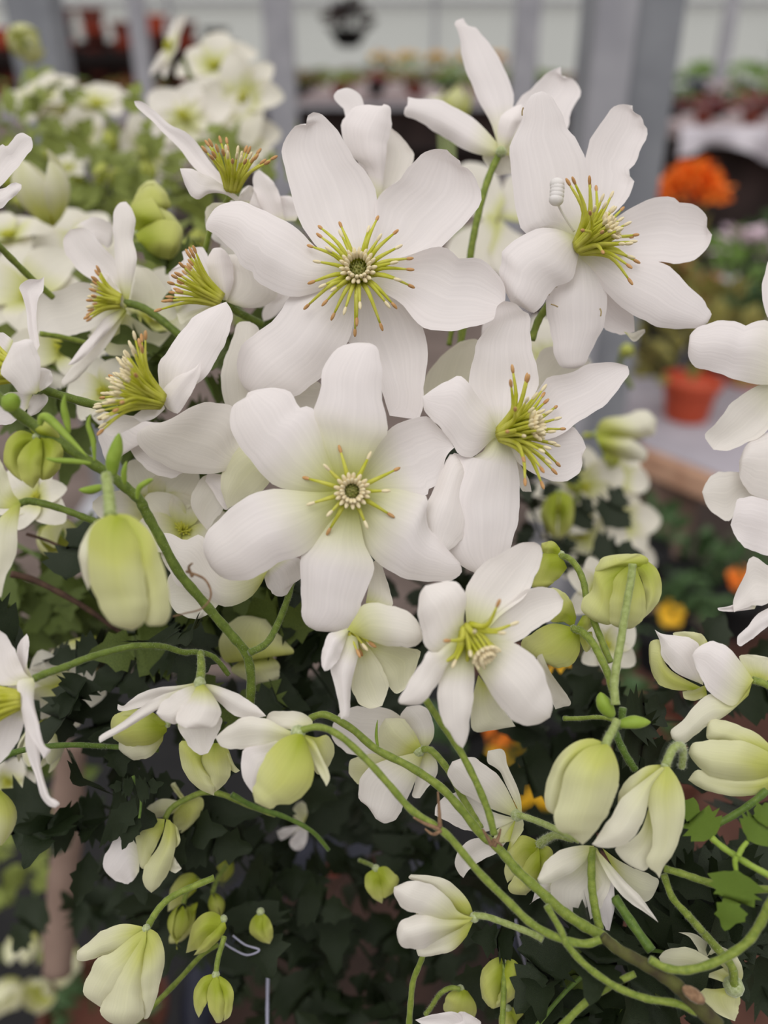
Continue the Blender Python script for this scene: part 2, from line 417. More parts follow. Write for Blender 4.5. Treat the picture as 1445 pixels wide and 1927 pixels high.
C = flower('white flower with notched petals and a white curled thread, right of the largest one', 'P3', '800,790', 0.207, [
 ('800,800 700,735 620,735 565,745 535,650 515,530 505,380 530,290 555,240 570,170 600,120 650,100 700,130 735,200 765,275 810,315 830,365 850,420 862,560 855,680 830,780', dict(z=-0.8, t=-2, c=-0.2, b=0.05)),
 ('800,800 840,680 850,560 840,460 850,380 864,372 870,310 910,250 960,185 1010,160 1060,165 1065,195 1100,215 1105,245 1125,265 1125,310 1100,370 1070,430 1038,462 1045,485 1065,500 1060,540 1030,600 950,680 830,800', dict(z=0.4, t=5, c=0.2, b=0.03)),
 ('810,790 960,690 1060,625 1130,590 1190,578 1250,590 1265,605 1320,605 1370,630 1398,670 1393,710 1420,750 1410,790 1370,840 1300,880 1240,885 1180,872 1060,870 960,860 810,820', dict(z=0.2, t=4, c=0.2, b=0.04)),
 ('800,790 960,820 1080,850 1220,885 1260,930 1330,1000 1385,1040 1400,1080 1418,1110 1400,1150 1340,1178 1200,1170 1110,1140 1050,1110 1000,1070 930,1000 870,920 790,830', dict(z=0.6, t=3, c=-0.18, b=-0.03)),
 ('800,800 880,880 940,1000 945,1080 920,1180 870,1290 840,1340 800,1358 740,1350 710,1300 690,1220 675,1120 668,1050 680,1000 720,950 770,880 780,800', dict(z=1.2, t=3, c=-0.25, b=-0.04)),
 ('800,760 815,830 805,890 790,950 750,975 710,985 680,1020 662,1060 620,1105 560,1080 510,1060 480,1000 455,930 470,870 475,820 530,770 590,740 640,720 720,725 800,755', dict(z=-1.5, t=-3, c=-0.3, b=-0.10)),
 ('880,900 950,970 1010,1060 1060,1110 1070,1190 1000,1203 930,1170 900,1060', dict(z=4, t=4, c=0.1)),
 ('1020,1190 1060,1195 1110,1178 1117,1193 1070,1236 1035,1205', dict(z=5, t=6, tip=3, g=0.15)),
], gb=0.55, gr=0.22)
stamens(C, 'P3', '815,810', 0.205, (0.70, 0.36, 0.6), 30, 15.5, (8, 66), ring=13, ringr=2.7, ringh=9.0, seed=5, tan=0.45)
curl = MB()
P = stem_pts('P3', '795,735 765,690 735,640 718,600', 0.2045, 0.199); curl.tube(P, 0.0003, 8)
for i, (dx, dy) in enumerate([(714, 592), (717, 572), (718, 555), (719, 538), (718, 522)]):
    q = px('P3', '%d,%d' % (dx, dy))[0]; curl.ell(W(q[0], q[1], 0.1985), camv((0.15, 1, 0.2)), 0.0015, 0.0018, 14, 8)
WHITE = organic('white_staminode', S(244, 240, 238), S(236, 232, 228), 500, 0.5, 0, 0.2)
curl.build('curled_staminode', WHITE, C)
st = MB()
for s_ in ('680,1025 690,1000 705,990 718,985', '1150,1038 1180,1036 1230,1040', '690,1066 705,1070 722,1078', '1080,1045 1100,1058 1125,1066', '560,210 560,190 565,175', '912,1085 918,1100 915,1120'):
    st.tube(stem_pts('P3', s_, 0.2035 if not s_.startswith(('1150', '1080')) else 0.2075), 0.00018, 6)
st.build('brown_scar', STAIN, C)
D = flower('white flower turned to the right with a tuft of long stamens, right of centre', 'P4', '515,615', 0.196, [
 ('505,640 470,530 420,460 390,400 395,330 420,250 440,180 500,100 520,40 550,15 600,25 640,60 665,80 665,160 680,240 700,310 705,400 660,480 600,560 540,640', dict(z=1.5, t=-3, c=0.22, b=0.05)),
 ('530,615 480,520 440,460 390,390 350,358 300,370 250,400 180,450 190,510 240,570 290,630 320,665 345,710 400,725 450,690 500,640 530,630', dict(z=-1, t=-4, c=-0.2, b=-0.04)),
 ('500,610 460,690 400,725 340,712 310,705 280,780 240,850 220,920 240,1000 270,1100 330,1190 390,1235 480,1272 530,1250 570,1170 602,1060 620,930 618,800 590,700 540,620', dict(z=0.2, t=-2, c=-0.16, b=-0.05, tip=12)),
 ('370,760 310,705 240,850 187,990 200,1100 215,1160 245,1198 280,1160 330,1125 370,1090 385,1040 390,900 400,800', dict(z=-1.5, t=-5, c=-0.35, b=-0.02, g=0.02, gb=0)),
 ('520,640 640,500 720,400 760,355 850,340 920,310 1000,292 1060,295 1110,310 1117,350 1080,400 1030,460 960,520 880,570 760,640 530,660', dict(z=2.5, t=6, c=0.2, b=0.03)),
 ('530,630 760,600 855,580 900,630 922,680 903,720 905,760 880,810 800,832 720,815 640,770 540,680', dict(z=3.2, t=6, c=0.12, b=0.04)),
 ('560,700 610,740 660,820 675,880 630,872 600,800', dict(z=5, t=7, g=0.1, gb=0.2)),
], gb=0.6, gr=0.24)
stamens(D, 'P4', '535,620', 0.1945, (0.80, 0.16, 0.56), 32, 15.5, (8, 64), ring=13, ringr=2.7, ringh=9.0, seed=9, tan=0.5)
E = flower('small white flower with stamens curving downwards, below the centre', None, '888,1190', 0.178, [
 ('880,1200 872,1170 878,1130 872,1112 855,1092 828,1096 800,1102 789,1119 787,1152 793,1193 800,1216 820,1229 843,1224 885,1210', dict(z=-1, t=-2, c=-0.25, b=-0.08)),
 ('880,1205 875,1115 890,1085 915,1055 955,1035 980,1022 1005,1020 1018,1030 1017,1065 1000,1100 980,1130 940,1160 900,1205', dict(z=0.4, t=3, c=0.15, b=0.05)),
 ('885,1190 950,1140 1000,1106 1040,1108 1060,1130 1055,1150 1030,1170 1000,1190 970,1208 930,1215 890,1210', dict(z=0.8, t=3, c=0.15, b=0.04)),
 ('875,1205 930,1205 960,1207 1000,1230 1025,1270 1040,1320 1035,1350 1005,1366 975,1360 940,1330 915,1290 880,1230', dict(z=0, t=-1, c=-0.25, b=-0.05)),
 ('885,1205 893,1270 888,1330 880,1385 871,1408 860,1400 847,1378 830,1355 824,1320 826,1280 840,1240 865,1205', dict(z=0, t=-2, c=-0.3, b=-0.06)),
 ('885,1190 850,1203 823,1228 805,1225 792,1248 772,1278 750,1316 754,1325 778,1327 800,1318 823,1288 847,1245 885,1215', dict(z=-1.5, t=-3, c=-0.35, b=-0.06)),
 ('900,1270 890,1310 886,1350 892,1378 920,1375 970,1367 945,1330 915,1290', dict(z=5, t=6, g=0.25, gb=0.4, c=-0.3)),
 ('1020,1230 1010,1240 1025,1285 1045,1335 1060,1330 1075,1322 1050,1285 1035,1265', dict(z=9, t=8, g=0.1, gb=0.1)),
], gb=0.85, gr=0.42, g=0.04)
stamens(E, None, '880,1183', 0.1768, (0.42, -0.66, 0.60), 14, 9.5, (5, 80), ring=13, ringr=2.1, ringh=7.0, seed=2, tan=0.7)
FL = flower('white flower seen from behind, held highest on a bare green stalk', None, '943,283', 0.232, [
 ('940,292 925,235 900,190 880,140 868,100 862,60 855,42 872,34 880,48 895,52 908,68 925,85 940,110 950,135 963,165 967,190 957,240 949,290', dict(z=0.8, t=5, c=-0.2, tip=7, b=0.04)),
 ('945,280 910,240 880,215 830,190 790,185 766,183 770,192 762,203 762,218 790,230 830,255 870,280 910,293 943,292', dict(z=0, t=-2, c=-0.3, b=0.05, tip=7)),
 ('944,290 955,240 972,195 1010,155 1035,135 1055,126 1058,145 1075,147 1088,160 1090,180 1075,210 1070,240 1040,270 1000,290 948,292', dict(z=1.2, t=6, c=0.12, b=0.06)),
 ('936,284 938,230 958,205 982,196 987,213 975,238 962,262 949,286', dict(z=-0.8, t=-1, c=-0.4, b=-0.05)),
 ('938,285 908,293 916,309 937,329 966,325 966,296 947,285', dict(z=0.5, t=6, g=0.15, c=0.1)),
], gb=0.6, gr=0.35)
hub(FL, None, '943,286', 0.2315, 1.6)
stalk(FL, None, '943,284 925,320 908,370 894,430 885,482 878,560 868,640 850,690', 0.2325, 0.236, 14, 13)
Q0 = flower('white flower whose petals rise from behind the top of the largest one', None, '716,375', 0.225, [
 ('690,370 650,220 640,200 628,182 635,170 655,165 675,175 685,200 692,240 715,370', dict(z=2, t=3)),
 ('700,375 690,320 655,290 646,262 643,230 660,205 690,197 715,200 722,196 735,202 736,230 730,270 722,330 718,375', dict(z=-1, t=-2, c=-0.3, b=-0.04)),
 ('716,375 720,260 735,240 760,262 778,290 770,320 745,355 722,375', dict(z=1, t=2, c=0.2, g=0.08)),
 ('708,378 710,372 730,352 750,341 745,356 728,378', dict(z=-2, t=-1, tip=3)),
], gb=0.5, gr=0.2)
BA = flower('white flower mostly hidden behind the left petals of the largest one', 'P5', '1270,640', 0.228, [
 ('1260,640 1200,600 1160,520 1145,440 1175,408 1215,440 1260,500 1290,640', dict(z=0)),
 ('1250,640 1100,560 1085,530 1100,495 1135,480 1180,520 1270,630', dict(z=1)),
 ('1255,640 1250,560 1265,528 1320,530 1360,580 1340,640', dict(z=1.5)),
 ('1250,640 1100,560 1000,555 950,580 930,630 940,690 990,740 1060,790 1150,790 1260,680', dict(z=2, t=1)),
 ('1260,660 1020,730 1000,790 1020,870 1060,930 1100,1010 1180,1035 1240,1000 1280,960 1290,680', dict(z=3, t=0, g=0.08, c=-0.2)),
 ('1290,700 1260,970 1210,1010 1188,1060 1195,1095 1240,1075 1300,1010 1340,960 1310,700', dict(z=2, t=1, tip=4)),
], gb=0.3, gr=0.2)
BK = flower('pale flower seen from behind at the left of the lower large one, petals spread', None, '487,838', 0.206, [
 ('490,850 448,832 449,780 432,762 415,758 386,757 353,770 315,791 282,799 257,816 266,841 290,866 332,886 374,892 415,889 460,870', dict(z=0, t=-1, c=-0.2, b=-0.03, g=0.06, gb=0.3, tip=8)),
 ('480,850 290,802 241,836 257,866 290,890 324,901 341,891 400,870', dict(z=2, t=3, c=0.15)),
 ('480,845 330,800 290,795 257,791 232,782 203,787 187,808 189,837 203,874 232,850 258,828 350,850', dict(z=3, t=2, c=-0.2, tip=5)),
 ('500,830 492,640 470,605 448,608 436,637 424,675 415,708 419,745 432,776 470,800', dict(z=4, t=4, c=-0.25, g=0.1, gb=0.2)),
 ('500,850 452,841 424,866 415,899 419,932 428,957 498,920 520,870', dict(z=-1, t=1, c=-0.2, g=0.30, gb=0.2)),
 ('480,900 410,892 392,890 386,905 400,925 424,960 440,940', dict(z=1.5, t=2)),
 ('470,900 390,893 361,932 365,965 390,998 415,965 440,930', dict(z=3, t=4, g=0.1)),
 ('520,720 560,700 600,720 606,735 590,775 540,770 515,750', dict(z=4, t=4, g=0.1, c=0.2)),
], gb=0.3, gr=0.25)
BL = flower('white flower peeking out under the lower large one, greenish at its base', None, '500,1078', 0.200, [
 ('505,1070 415,1086 382,1011 349,1015 316,1003 291,1007 307,1040 332,1098 365,1115 390,1123 415,1140 440,1140 473,1123 492,1098', dict(z=0, t=2, c=-0.25, b=-0.04, g=0.05, gb=0.6, gr=0.4, tip=5)),
 ('495,1075 498,1090 505,1108 524,1123 540,1119 553,1098 567,1086 565,1052 530,1050', dict(z=1, t=0, c=-0.2, gb=0.5, tip=4)),
 ('500,1070 360,1060 320,1080 312,1120 330,1150 362,1165 400,1150 430,1110', dict(z=3, t=4, g=0.15)),
], gb=0.5, gr=0.25)
DB = flower('pale green-white flower behind the flower with the long stamen tuft', None, '910,760', 0.222, [
 ('900,790 800,760 795,740 800,715 812,690 836,665 865,643 897,639 905,665 890,720 920,770', dict(z=0, t=1, g=0.2, gb=0.2, c=0.2)),
 ('905,780 1000,690 1020,660 1060,650 1110,680 1080,720 1000,740', dict(z=3, t=4, g=0.15)),
 ('905,640 910,605 930,585 945,600 935,640', dict(z=2, t=3)),
], gb=0.3)
CB = flower('blurred white flower between the two largest upper flowers, behind the bare stalk', None, '925,400', 0.300, [
 ('930,420 880,400 835,370 840,330 880,305 930,320 950,380', {}), ('935,410 950,340 985,320 1010,370 990,420', dict(z=2)),
 ('920,400 900,420 850,450 835,500 880,530 930,510 950,440', dict(z=-2)), ('940,410 960,430 1000,460 990,510 940,520 920,470', dict(z=-3)),
 ('925,410 870,430 840,470 850,560 900,600 925,540', dict(z=4))], g=0.12, gb=0.5, rip=0.5)
# side-on flowers on the left
G = flower('white flower seen side-on, left of the largest one, one long petal pointing up left', 'P5', '1040,505', 0.215, [
 ('1050,520 950,460 880,400 810,310 750,250 680,180 620,125 608,97 640,98 700,140 770,205 830,228 880,270 930,340 975,400 1070,500', dict(z=0, t=5, c=0.3, b=0.03, gb=0.1)),
 ('1080,560 1020,520 950,515 890,545 840,480 815,402 870,405 930,430 1000,470 1080,530', dict(z=-1.5, t=-4, c=-0.3, gb=0.1)),
 ('1060,560 1090,520 1130,480 1150,500 1130,560', dict(z=1)),
 ('1050,560 960,560 930,600 935,650 1000,700 1090,600', dict(z=3, t=4, g=0.2)),
], gb=0.4)
stamens(G, 'P5', '1050,500', 0.213, (0.22, 0.75, 0.55), 28, 11.5, (0, 46), seed=12, carp=False, tan=0.3, sw=0.85)
stalk(G, 'P5', '1040,530 1010,580 960,660 930,780', 0.218, 0.23, 11)
H = flower('white flower in profile facing left, upper left, with a narrow upright petal', 'P5', '558,1015', 0.225, [
 ('560,1030 490,980 430,930 350,918 280,950 170,972 160,1060 170,1150 250,1162 370,1150 460,1105 550,1050', dict(z=3, t=6, c=0.2, g=0.08)),
 ('560,1010 480,960 420,910 350,860 300,790 288,720 320,678 390,672 440,725 500,790 540,850 570,990', dict(z=2, t=3, c=0.2)),
 ('562,1020 535,900 520,800 515,700 513,600 540,560 572,553 600,590 613,650 605,730 620,810 600,920 580,1010', dict(z=0, t=-1, c=-0.3, g=0.03)),
 ('575,1035 530,1020 495,950 478,880 500,890 545,960 570,1010', dict(z=-1.2, t=-3, c=-0.3)),
 ('570,1030 480,1075 420,1150 360,1220 307,1293 350,1282 430,1210 560,1060', dict(z=-1, t=-6, c=-0.1)),
 ('565,1035 480,1120 400,1210 320,1310 278,1365 290,1388 345,1360 430,1270 510,1170 575,1050', dict(z=0, t=-2, c=-0.3, g=0.08)),
 ('300,700 330,670 380,640 430,623 505,655 510,740 480,760 400,700', dict(z=8, t=8)),
 ('590,1010 620,850 680,860 760,960 800,1080 700,1090', dict(z=7, t=8, g=0.2, gb=0.2, c=0.1)),
 ('560,1050 620,1090 720,1150 800,1120 700,1230 600,1250 480,1240 500,1140', dict(z=7, t=9, g=0.3, gb=0.3)),
], gb=0.8, gr=0.28)
stamens(H, 'P5', '545,1005', 0.224, (-0.93, 0.16, 0.25), 26, 8.5, (0, 50), seed=6, carp=False, tan=0.4)
stalk(H, 'P5', '560,1012 600,1018 650,1035 720,1080 810,1155 860,1200', 0.224, 0.226, 15, 15, STEM_V)
I_ = flower('white flower opening to the left with the fullest stamen brush, above the brown-green vine', 'P6', '740,380', 0.190, [
 ('735,390 715,215 760,150 800,80 850,20 905,-25 975,-60 1025,-77 1053,-25 1045,50 1000,145 950,240 900,290 820,330', dict(z=1.5, t=4, c=-0.2, b=-0.03, gb=0.3)),
 ('745,390 728,355 738,320 800,262 870,230 900,205 908,190 905,260 860,350 820,415 800,430 760,410', dict(z=-0.5, t=-1, c=-0.2, gb=0.1)),
 ('745,395 715,375 660,398 600,445 640,468 700,450 748,408', dict(z=-0.8, t=-5, gb=0.1)),
 ('740,400 650,430 600,440 540,430 480,450 450,500 520,530 640,470 745,410', dict(z=1.5, t=-3, gb=0.2, tip=5)),
], gb=0.5)
stamens(I_, 'P6', '735,375', 0.188, (-0.78, 0.34, 0.45), 60, 14.0, (0, 52), seed=21, carp=False, tan=0.8, sw=0.78)
J = flower('white flower half hidden behind the left of the largest one, tan stamens in a fan', 'P5', '1000,1000', 0.213, [
 ('1000,1010 900,980 820,1010 780,950 762,890 780,860 830,835 825,780 870,762 930,770 960,850 1010,980', dict(z=3, t=4, c=0.1)),
 ('1010,1000 960,930 938,830 960,770 1000,760 1040,800 1060,900 1030,1000', dict(z=-1, t=-2, c=-0.3)),
 ('1010,1000 1000,880 1020,800 1090,790 1190,880 1250,970 1200,1025 1120,1035 1060,1020', dict(z=1, t=0, c=-0.2, g=0.06)),
 ('990,1010 860,1050 800,1060 820,1110 850,1090 960,1030', dict(z=4, t=5, g=0.25)),
], gb=0.3)
stamens(J, 'P5', '1000,1000', 0.2115, (-0.80, 0.42, 0.3), 28, 13.5, (0, 38), seed=31, carp=False, tan=0.1, sw=0.95)
stalk(J, 'P5', '1010,990 1060,1040 1110,1070 1190,1110', 0.214, 0.222, 15, 15, STEM_V)
K = flower('white flower at the left edge, back turned, with a twisted upright petal', 'P6', '155,325', 0.185, [
 ('165,150 140,110 125,40 120,-30 100,-110 87,-150 130,-180 178,-178 200,-192 195,-130 172,-80 165,0 180,120', dict(z=1, t=3, c=0.3, gb=0)),
 ('165,340 100,345 50,290 0,240 25,180 60,110 140,95 180,180 182,260 175,330', dict(z=-1, t=-2, c=-0.2, b=-0.03)),
 ('160,330 170,240 190,220 230,235 240,275 220,305 180,330', dict(z=0.5, t=1)),
 ('160,330 130,380 120,450 180,420 220,360 180,330', dict(z=3, t=4)),
 ('150,330 20,340 -40,420 0,480 60,470 130,400', dict(z=5, t=6)),
 ('60,100 40,80 0,60 -60,90 -60,180 0,240', dict(z=4, t=5, tip=3)),
], gb=0.55, gr=0.2)
stamens(K, 'P6', '110,250', 0.188, (-0.95, 0.22, 0.1), 20, 11.5, (0, 35), seed=41, carp=False, tan=0.3)
stalk(K, 'P6', '155,322 200,325 300,355 430,390 530,412', 0.1865, 0.198, 17, 17, STEM_V)
M0 = flower('greenish white flower cut by the left edge, drooping beside the round green bud', 'P6', '85,840', 0.178, [
 ('95,830 60,790 30,700 0,640 -60,600 -90,750 -40,850 80,860', dict(z=0, t=-2, g=0.3, tip=4)),
 ('95,835 78,960 76,1060 30,1160 5,1262 -25,1240 -60,1100 -40,950 60,845', dict(z=-0.5, t=-3, g=0.22, c=-0.3)),
], gb=0.6, gr=0.35)
stalk(M0, 'P6', '88,838 130,826 200,838 300,868 380,900 440,922', 0.1785, 0.184, 14, 13, STEM_V)
flower('slim white petalled flower cut by the left edge, upper left', 'P5', '-40,520', 0.205, [
 ('-50,500 0,485 60,420 110,360 147,305 142,262 100,240 65,262 30,300 0,300 -60,420', dict(z=0)),
 ('-45,540 0,585 40,550 92,502 97,475 62,465 20,490 -40,500', dict(z=-2)),
], gb=0.4)
M = flower('white flower cut by the left edge lower down, one long petal curling at its tip', 'T7', '165,815', 0.176, [
 ('165,825 120,790 90,720 40,620 0,585 -60,600 -80,800 0,850 80,850', dict(z=1, t=2, c=0.2, tip=4)),
 ('160,820 95,800 80,690 95,640 130,600 142,640 130,760', dict(z=3, t=4)),
 ('120,960 110,1060 70,1150 0,1232 -60,1150 -20,1000 60,960', dict(z=1, t=-1)),
 ('160,815 85,830 92,920 110,1000 130,1080 180,1150 213,1207 247,1165 215,1140 190,1040 165,930 170,840', dict(z=-1, t=-3, c=-0.3)),
 ('120,960 122,1070 125,1160 170,1290 200,1390 235,1435 270,1446 292,1425 270,1405 240,1385 210,1290 195,1200 190,1130 155,1000', dict(z=0, t=-4, c=-0.3, gb=0)),
 ('160,815 60,840 0,900 -60,1000 -20,1020 60,960 130,860', dict(z=2.5, t=3)),
], gb=0.45, gr=0.25)
stamens(M, 'T7', '95,920', 0.176, (-0.9, -0.05, 0.4), 22, 12, (0, 42), seed=51, carp=False, tan=0.9)
stalk(M, 'T7', '165,818 230,790 320,760 420,720 520,690 640,662 740,658 810,666 890,690 960,690 1040,715 1110,800', 0.1765, 0.20, 15, 11, STEM_V)
# ---- right edge
L1 = flower('cream-white flower cut by the right edge, beside the orange pot', 'T6', '1560,560', 0.205, [
 ('1540,560 1500,620 1390,628 1280,600 1180,570 1080,530 1055,475 1070,430 1065,390 1110,345 1200,322 1290,325 1335,340 1380,322 1450,320 1530,400 1560,540', dict(z=0, t=1, c=-0.2, tip=7)),
 ('1560,560 1445,620 1380,640 1290,700 1210,790 1150,860 1142,890 1180,945 1250,948 1330,920 1420,870 1500,760 1580,600', dict(z=1, t=4, c=0.2, g=0.08)),
 ('1540,560 1470,340 1430,280 1418,150 1450,20 1520,0 1580,200 1570,500', dict(z=2, t=3)),
], gb=0.4, gr=0.5)
L2 = flower('cream flower at the right edge, below the one beside the orange pot', 'T6', '1520,1120', 0.21, [
 ('1530,1170 1450,1190 1350,1150 1310,1080 1305,1000 1340,920 1400,880 1500,850 1560,1000', dict(z=-1, c=-0.2, g=0.04, tip=4)),
 ('1500,1120 1400,1190 1330,1190 1290,1235 1260,1287 1200,1272 1150,1220 1125,1150 1160,1080 1240,1050 1320,1058 1440,1080', dict(z=2, t=2, g=0.08)),
], gb=0.4)
L3 = flower('bright white flower at the right edge, lower petals ragged and pointed', 'T6', '1540,1330', 0.19, [
 ('1540,1330 1500,1220 1445,1190 1370,1175 1300,1180 1285,1230 1263,1310 1300,1390 1360,1430 1445,1460 1520,1440', dict(z=-1, tip=6)),
 ('1560,130 1470,270 1380,225 1345,250 1335,310 1300,380 1275,440 1280,495 1350,470 1440,455 1500,400', dict(tile='T9', z=0, g=0.05)),
 ('1400,440 1300,450 1260,465 1200,475 1210,488 1270,493 1380,480', dict(tile='T9', z=1, tip=3)),
 ('1560,420 1480,460 1400,500 1350,560 1300,610 1295,650 1320,658 1400,600 1500,520', dict(tile='T9', z=1)),
], gb=0.3)
# ---- nodding flowers under the big ones
Q = flower('bell of pale sepals hanging under the lower large flower', 'T8', '590,610', 0.186, [
 ('550,580 600,500 625,460 700,450 800,475 880,520 915,600 910,640 850,665 750,660 680,640 600,610', dict(z=-3, t=-3, c=-0.3, g=0.1, gb=0.6, gr=0.6)),
 ('560,570 500,590 460,600 435,660 423,740 440,782 470,770 510,720 555,600', dict(z=-2, t=-4, c=-0.3)),
 ('560,600 500,690 468,770 490,850 510,950 520,1015 560,1000 565,900 580,800 605,700 600,620', dict(z=-1, t=-2, c=-0.3)),
 ('590,620 585,750 570,860 600,930 660,963 720,950 750,860 725,770 680,700 620,620', dict(z=2, t=2, c=0.2, g=0.28)),
 ('590,620 620,700 700,750 750,850 790,890 830,870 880,780 905,690 850,670 700,640 610,610', dict(z=3, t=3, c=0.2, g=0.34)),
 ('560,600 520,690 510,760 560,830 590,790 605,650', dict(z=2.5, t=3, g=0.3)),
 ('640,450 680,250 720,270 755,380 770,465 700,470', dict(z=4, t=5, g=0.12, tip=2)),
], gb=0.5, gr=0.35)
stamens(Q, 'T8', '565,590', 0.186, (0.5, -0.8, 0.1), 8, 4.5, (0, 26), seed=61, carp=False, sw=0.7, z=0.5)
O = flower('white flower seen from behind like an opened parasol, lower left', 'T7', '970,840', 0.186, [
 ('960,835 880,850 780,860 700,880 630,925 600,950 572,942 580,975 680,960 800,915 950,860', dict(z=2, t=3, tip=6)),
 ('965,845 880,870 780,900 680,960 580,1040 500,1085 478,1105 485,1130 560,1090 650,1040 760,970 900,890', dict(z=0, t=-4, c=-0.2)),
 ('960,845 880,870 790,930 758,985 790,1020 850,1037 880,1020 930,960 990,860', dict(z=-0.5, t=-6, c=-0.25)),
 ('960,840 930,900 870,960 857,1030 900,1058 960,1062 1035,1050 1060,1020 1077,990 1060,940 1020,880 985,840', dict(z=-1, t=-7, c=-0.3, gb=0.85, gr=0.45)),
 ('970,840 1060,855 1180,905 1260,965 1292,1000 1200,1012 1120,985 1060,930 960,850', dict(z=0.5, t=-2, c=-0.1)),
 ('900,1000 862,1045 900,1120 960,1186 1010,1180 1055,1090 1078,1010 1000,990', dict(z=2, t=0)),
], gb=0.6, gr=0.35, g=0.05)
stalk(O, 'T7', '972,690 978,760 970,835', 0.196, 0.186, 13, 17, STEM)
hub(O, 'T7', '970,838', 0.1855, 1.4)
Pf = flower('pale flower with woolly hub hanging from the long arching stem, below the centre left', None, '562,1377', 0.180, [
 ('562,1382 530,1368 500,1352 458,1350 430,1366 405,1388 418,1405 449,1411 488,1403 555,1388', dict(z=1, t=2, c=-0.2, g=0.12)),
 ('565,1375 520,1368 500,1354 510,1340 545,1338 572,1343 589,1360 575,1378', dict(z=2, t=4, g=0.15)),
 ('565,1378 530,1390 505,1415 486,1448 483,1472 474,1484 480,1510 508,1523 520,1514 530,1513 556,1510 580,1487 591,1455 587,1425 572,1385', dict(z=-1.5, t=-3, c=-0.4, b=-0.1, g=0.62, gb=0.3, gr=0.5)),
 ('560,1380 500,1400 460,1410 453,1440 460,1470 475,1492 500,1460 545,1410', dict(z=1.5, t=0, c=-0.2)),
 ('565,1378 590,1393 602,1417 616,1445 621,1465 614,1480 608,1468 595,1445 583,1417 562,1385', dict(z=-0.5, t=-2, c=-0.3, g=0.4)),
 ('568,1380 595,1388 615,1383 629,1405 622,1437 603,1458 591,1450 575,1400', dict(z=2.5, t=3, g=0.5, c=-0.3)),
], gb=0.5, gr=0.45)
hub(Pf, None, '561,1378', 0.1795, 1.7)
RF = flower('white flower seen from behind under the bell, stalk bent down to the vine', None, '788,1413', 0.205, [
 ('790,1415 780,1385 757,1351 727,1332 692,1332 668,1328 641,1340 626,1363 626,1394 657,1417 711,1425 775,1425', dict(z=2, t=4, c=0.1)),
 ('785,1418 750,1424 715,1405 712,1375 725,1352 757,1353 778,1375 795,1410', dict(z=-1, t=0, g=0.35, c=-0.3)),
 ('785,1415 775,1375 752,1351 765,1330 796,1328 814,1355 816,1386 800,1412', dict(z=1, t=2, c=-0.2)),
 ('795,1415 765,1420 700,1440 677,1472 674,1502 692,1518 707,1541 727,1550 750,1534 765,1506 782,1467 795,1425', dict(z=-1, t=-3, c=-0.25)),
 ('790,1415 782,1465 776,1498 790,1502 804,1483 823,1456 820,1429 800,1412', dict(z=0.5, t=-1, g=0.12)),
 ('785,1418 740,1420 690,1420 660,1430 656,1455 676,1475 710,1450', dict(z=2, t=2, g=0.45)),
], gb=0.6, gr=0.45, g=0.05)
hub(RF, None, '787,1413', 0.2045, 1.7)
stalk(RF, None, '787,1413 805,1410 820,1420 845,1452 870,1500 892,1538 905,1560', 0.2045, 0.196, 13, 13, STEM)
SF = flower('white cup-shaped flower seen from behind, left of the two large pale buds', None, '972,1534', 0.196, [
 ('975,1528 944,1468 905,1433 878,1425 851,1433 841,1456 851,1475 874,1495 924,1522 970,1538', dict(z=0, t=-2, c=-0.3, gb=0.5, gr=0.5, g=0.05)),
 ('978,1530 955,1483 940,1452 917,1433 918,1413 948,1411 955,1441 971,1475 980,1503 982,1532', dict(z=-1, t=1, c=-0.2, g=0.15)),
 ('972,1540 924,1526 882,1495 851,1491 822,1514 818,1534 847,1549 886,1565 924,1563 965,1545', dict(z=2, t=2)),
 ('975,1535 950,1570 920,1584 897,1576 874,1588 855,1619 862,1642 872,1652 885,1634 920,1612 940,1600 978,1550', dict(z=4, t=3, tip=7)),
 ('972,1538 935,1590 925,1580 928,1576 945,1552 980,1535 985,1560 952,1608', dict(z=1.5, t=2, g=0.45)),
], gb=0.4, gr=0.35, g=0.05)
hub(SF, None, '972,1534', 0.1955, 1.5)
stalk(SF, 'T12', '222,430 260,438 330,462 400,492 470,525 530,555', 0.195, 0.188, 12, 12, STEM_L)
TB = bud('largest upright pale lime bud right of the two hanging together', 'T12', '655,95', 0.176, [
 ('650,80 590,58 510,75 440,130 390,210 365,300 365,395 412,432 440,350 470,230 560,130', dict(z=0.8)),
 ('655,85 560,105 470,200 432,330 408,470 440,515 480,525 545,575 620,500 690,370 720,270 718,190 690,115 665,85', dict(z=-0.8, tip=7, c=-0.4, b=-0.12)),
 ('660,90 640,200 640,330 700,350 722,270 716,190 690,120', dict(z=0.2)),
], g=0.42)
TB['label'] = 'large pale lime bud hanging left of its twin near the right edge'
stalk(TB, 'T12', '655,95 670,55 690,20 715,-35', 0.176, 0.178, 17, 15, STEM_L)
UB = bud('large pale lime bud with parting sepals, right twin of the hanging pair', 'T12', '945,190', 0.181, [
 ('935,185 850,195 760,260 722,320 715,390 760,400 850,300', dict(z=1.5)),
 ('930,195 830,270 735,350 680,440 620,530 590,572 640,590 720,585 790,540 840,460 858,385 880,290 945,205', dict(z=-1.5, t=-2, c=-0.2, b=-0.05, g=0.2, gr=0.6)),
 ('940,195 890,270 858,340 870,420 882,500 885,580 850,650 865,685 900,710 918,738 940,680 1000,590 1035,470 1040,350 1010,260 965,195', dict(z=-0.8, tip=9, c=-0.4, b=-0.08)),
 ('870,380 830,500 770,560 708,590 730,640 780,680 850,698 885,600 885,450', dict(z=1.8, c=-0.1, g=0.25, tip=5)),
], g=0.36)
stalk(UB, 'T12', '948,190 965,145 985,108 1010,92 1030,105 1032,150 1025,200', 0.181, 0.188, 17, 13, STEM_L)
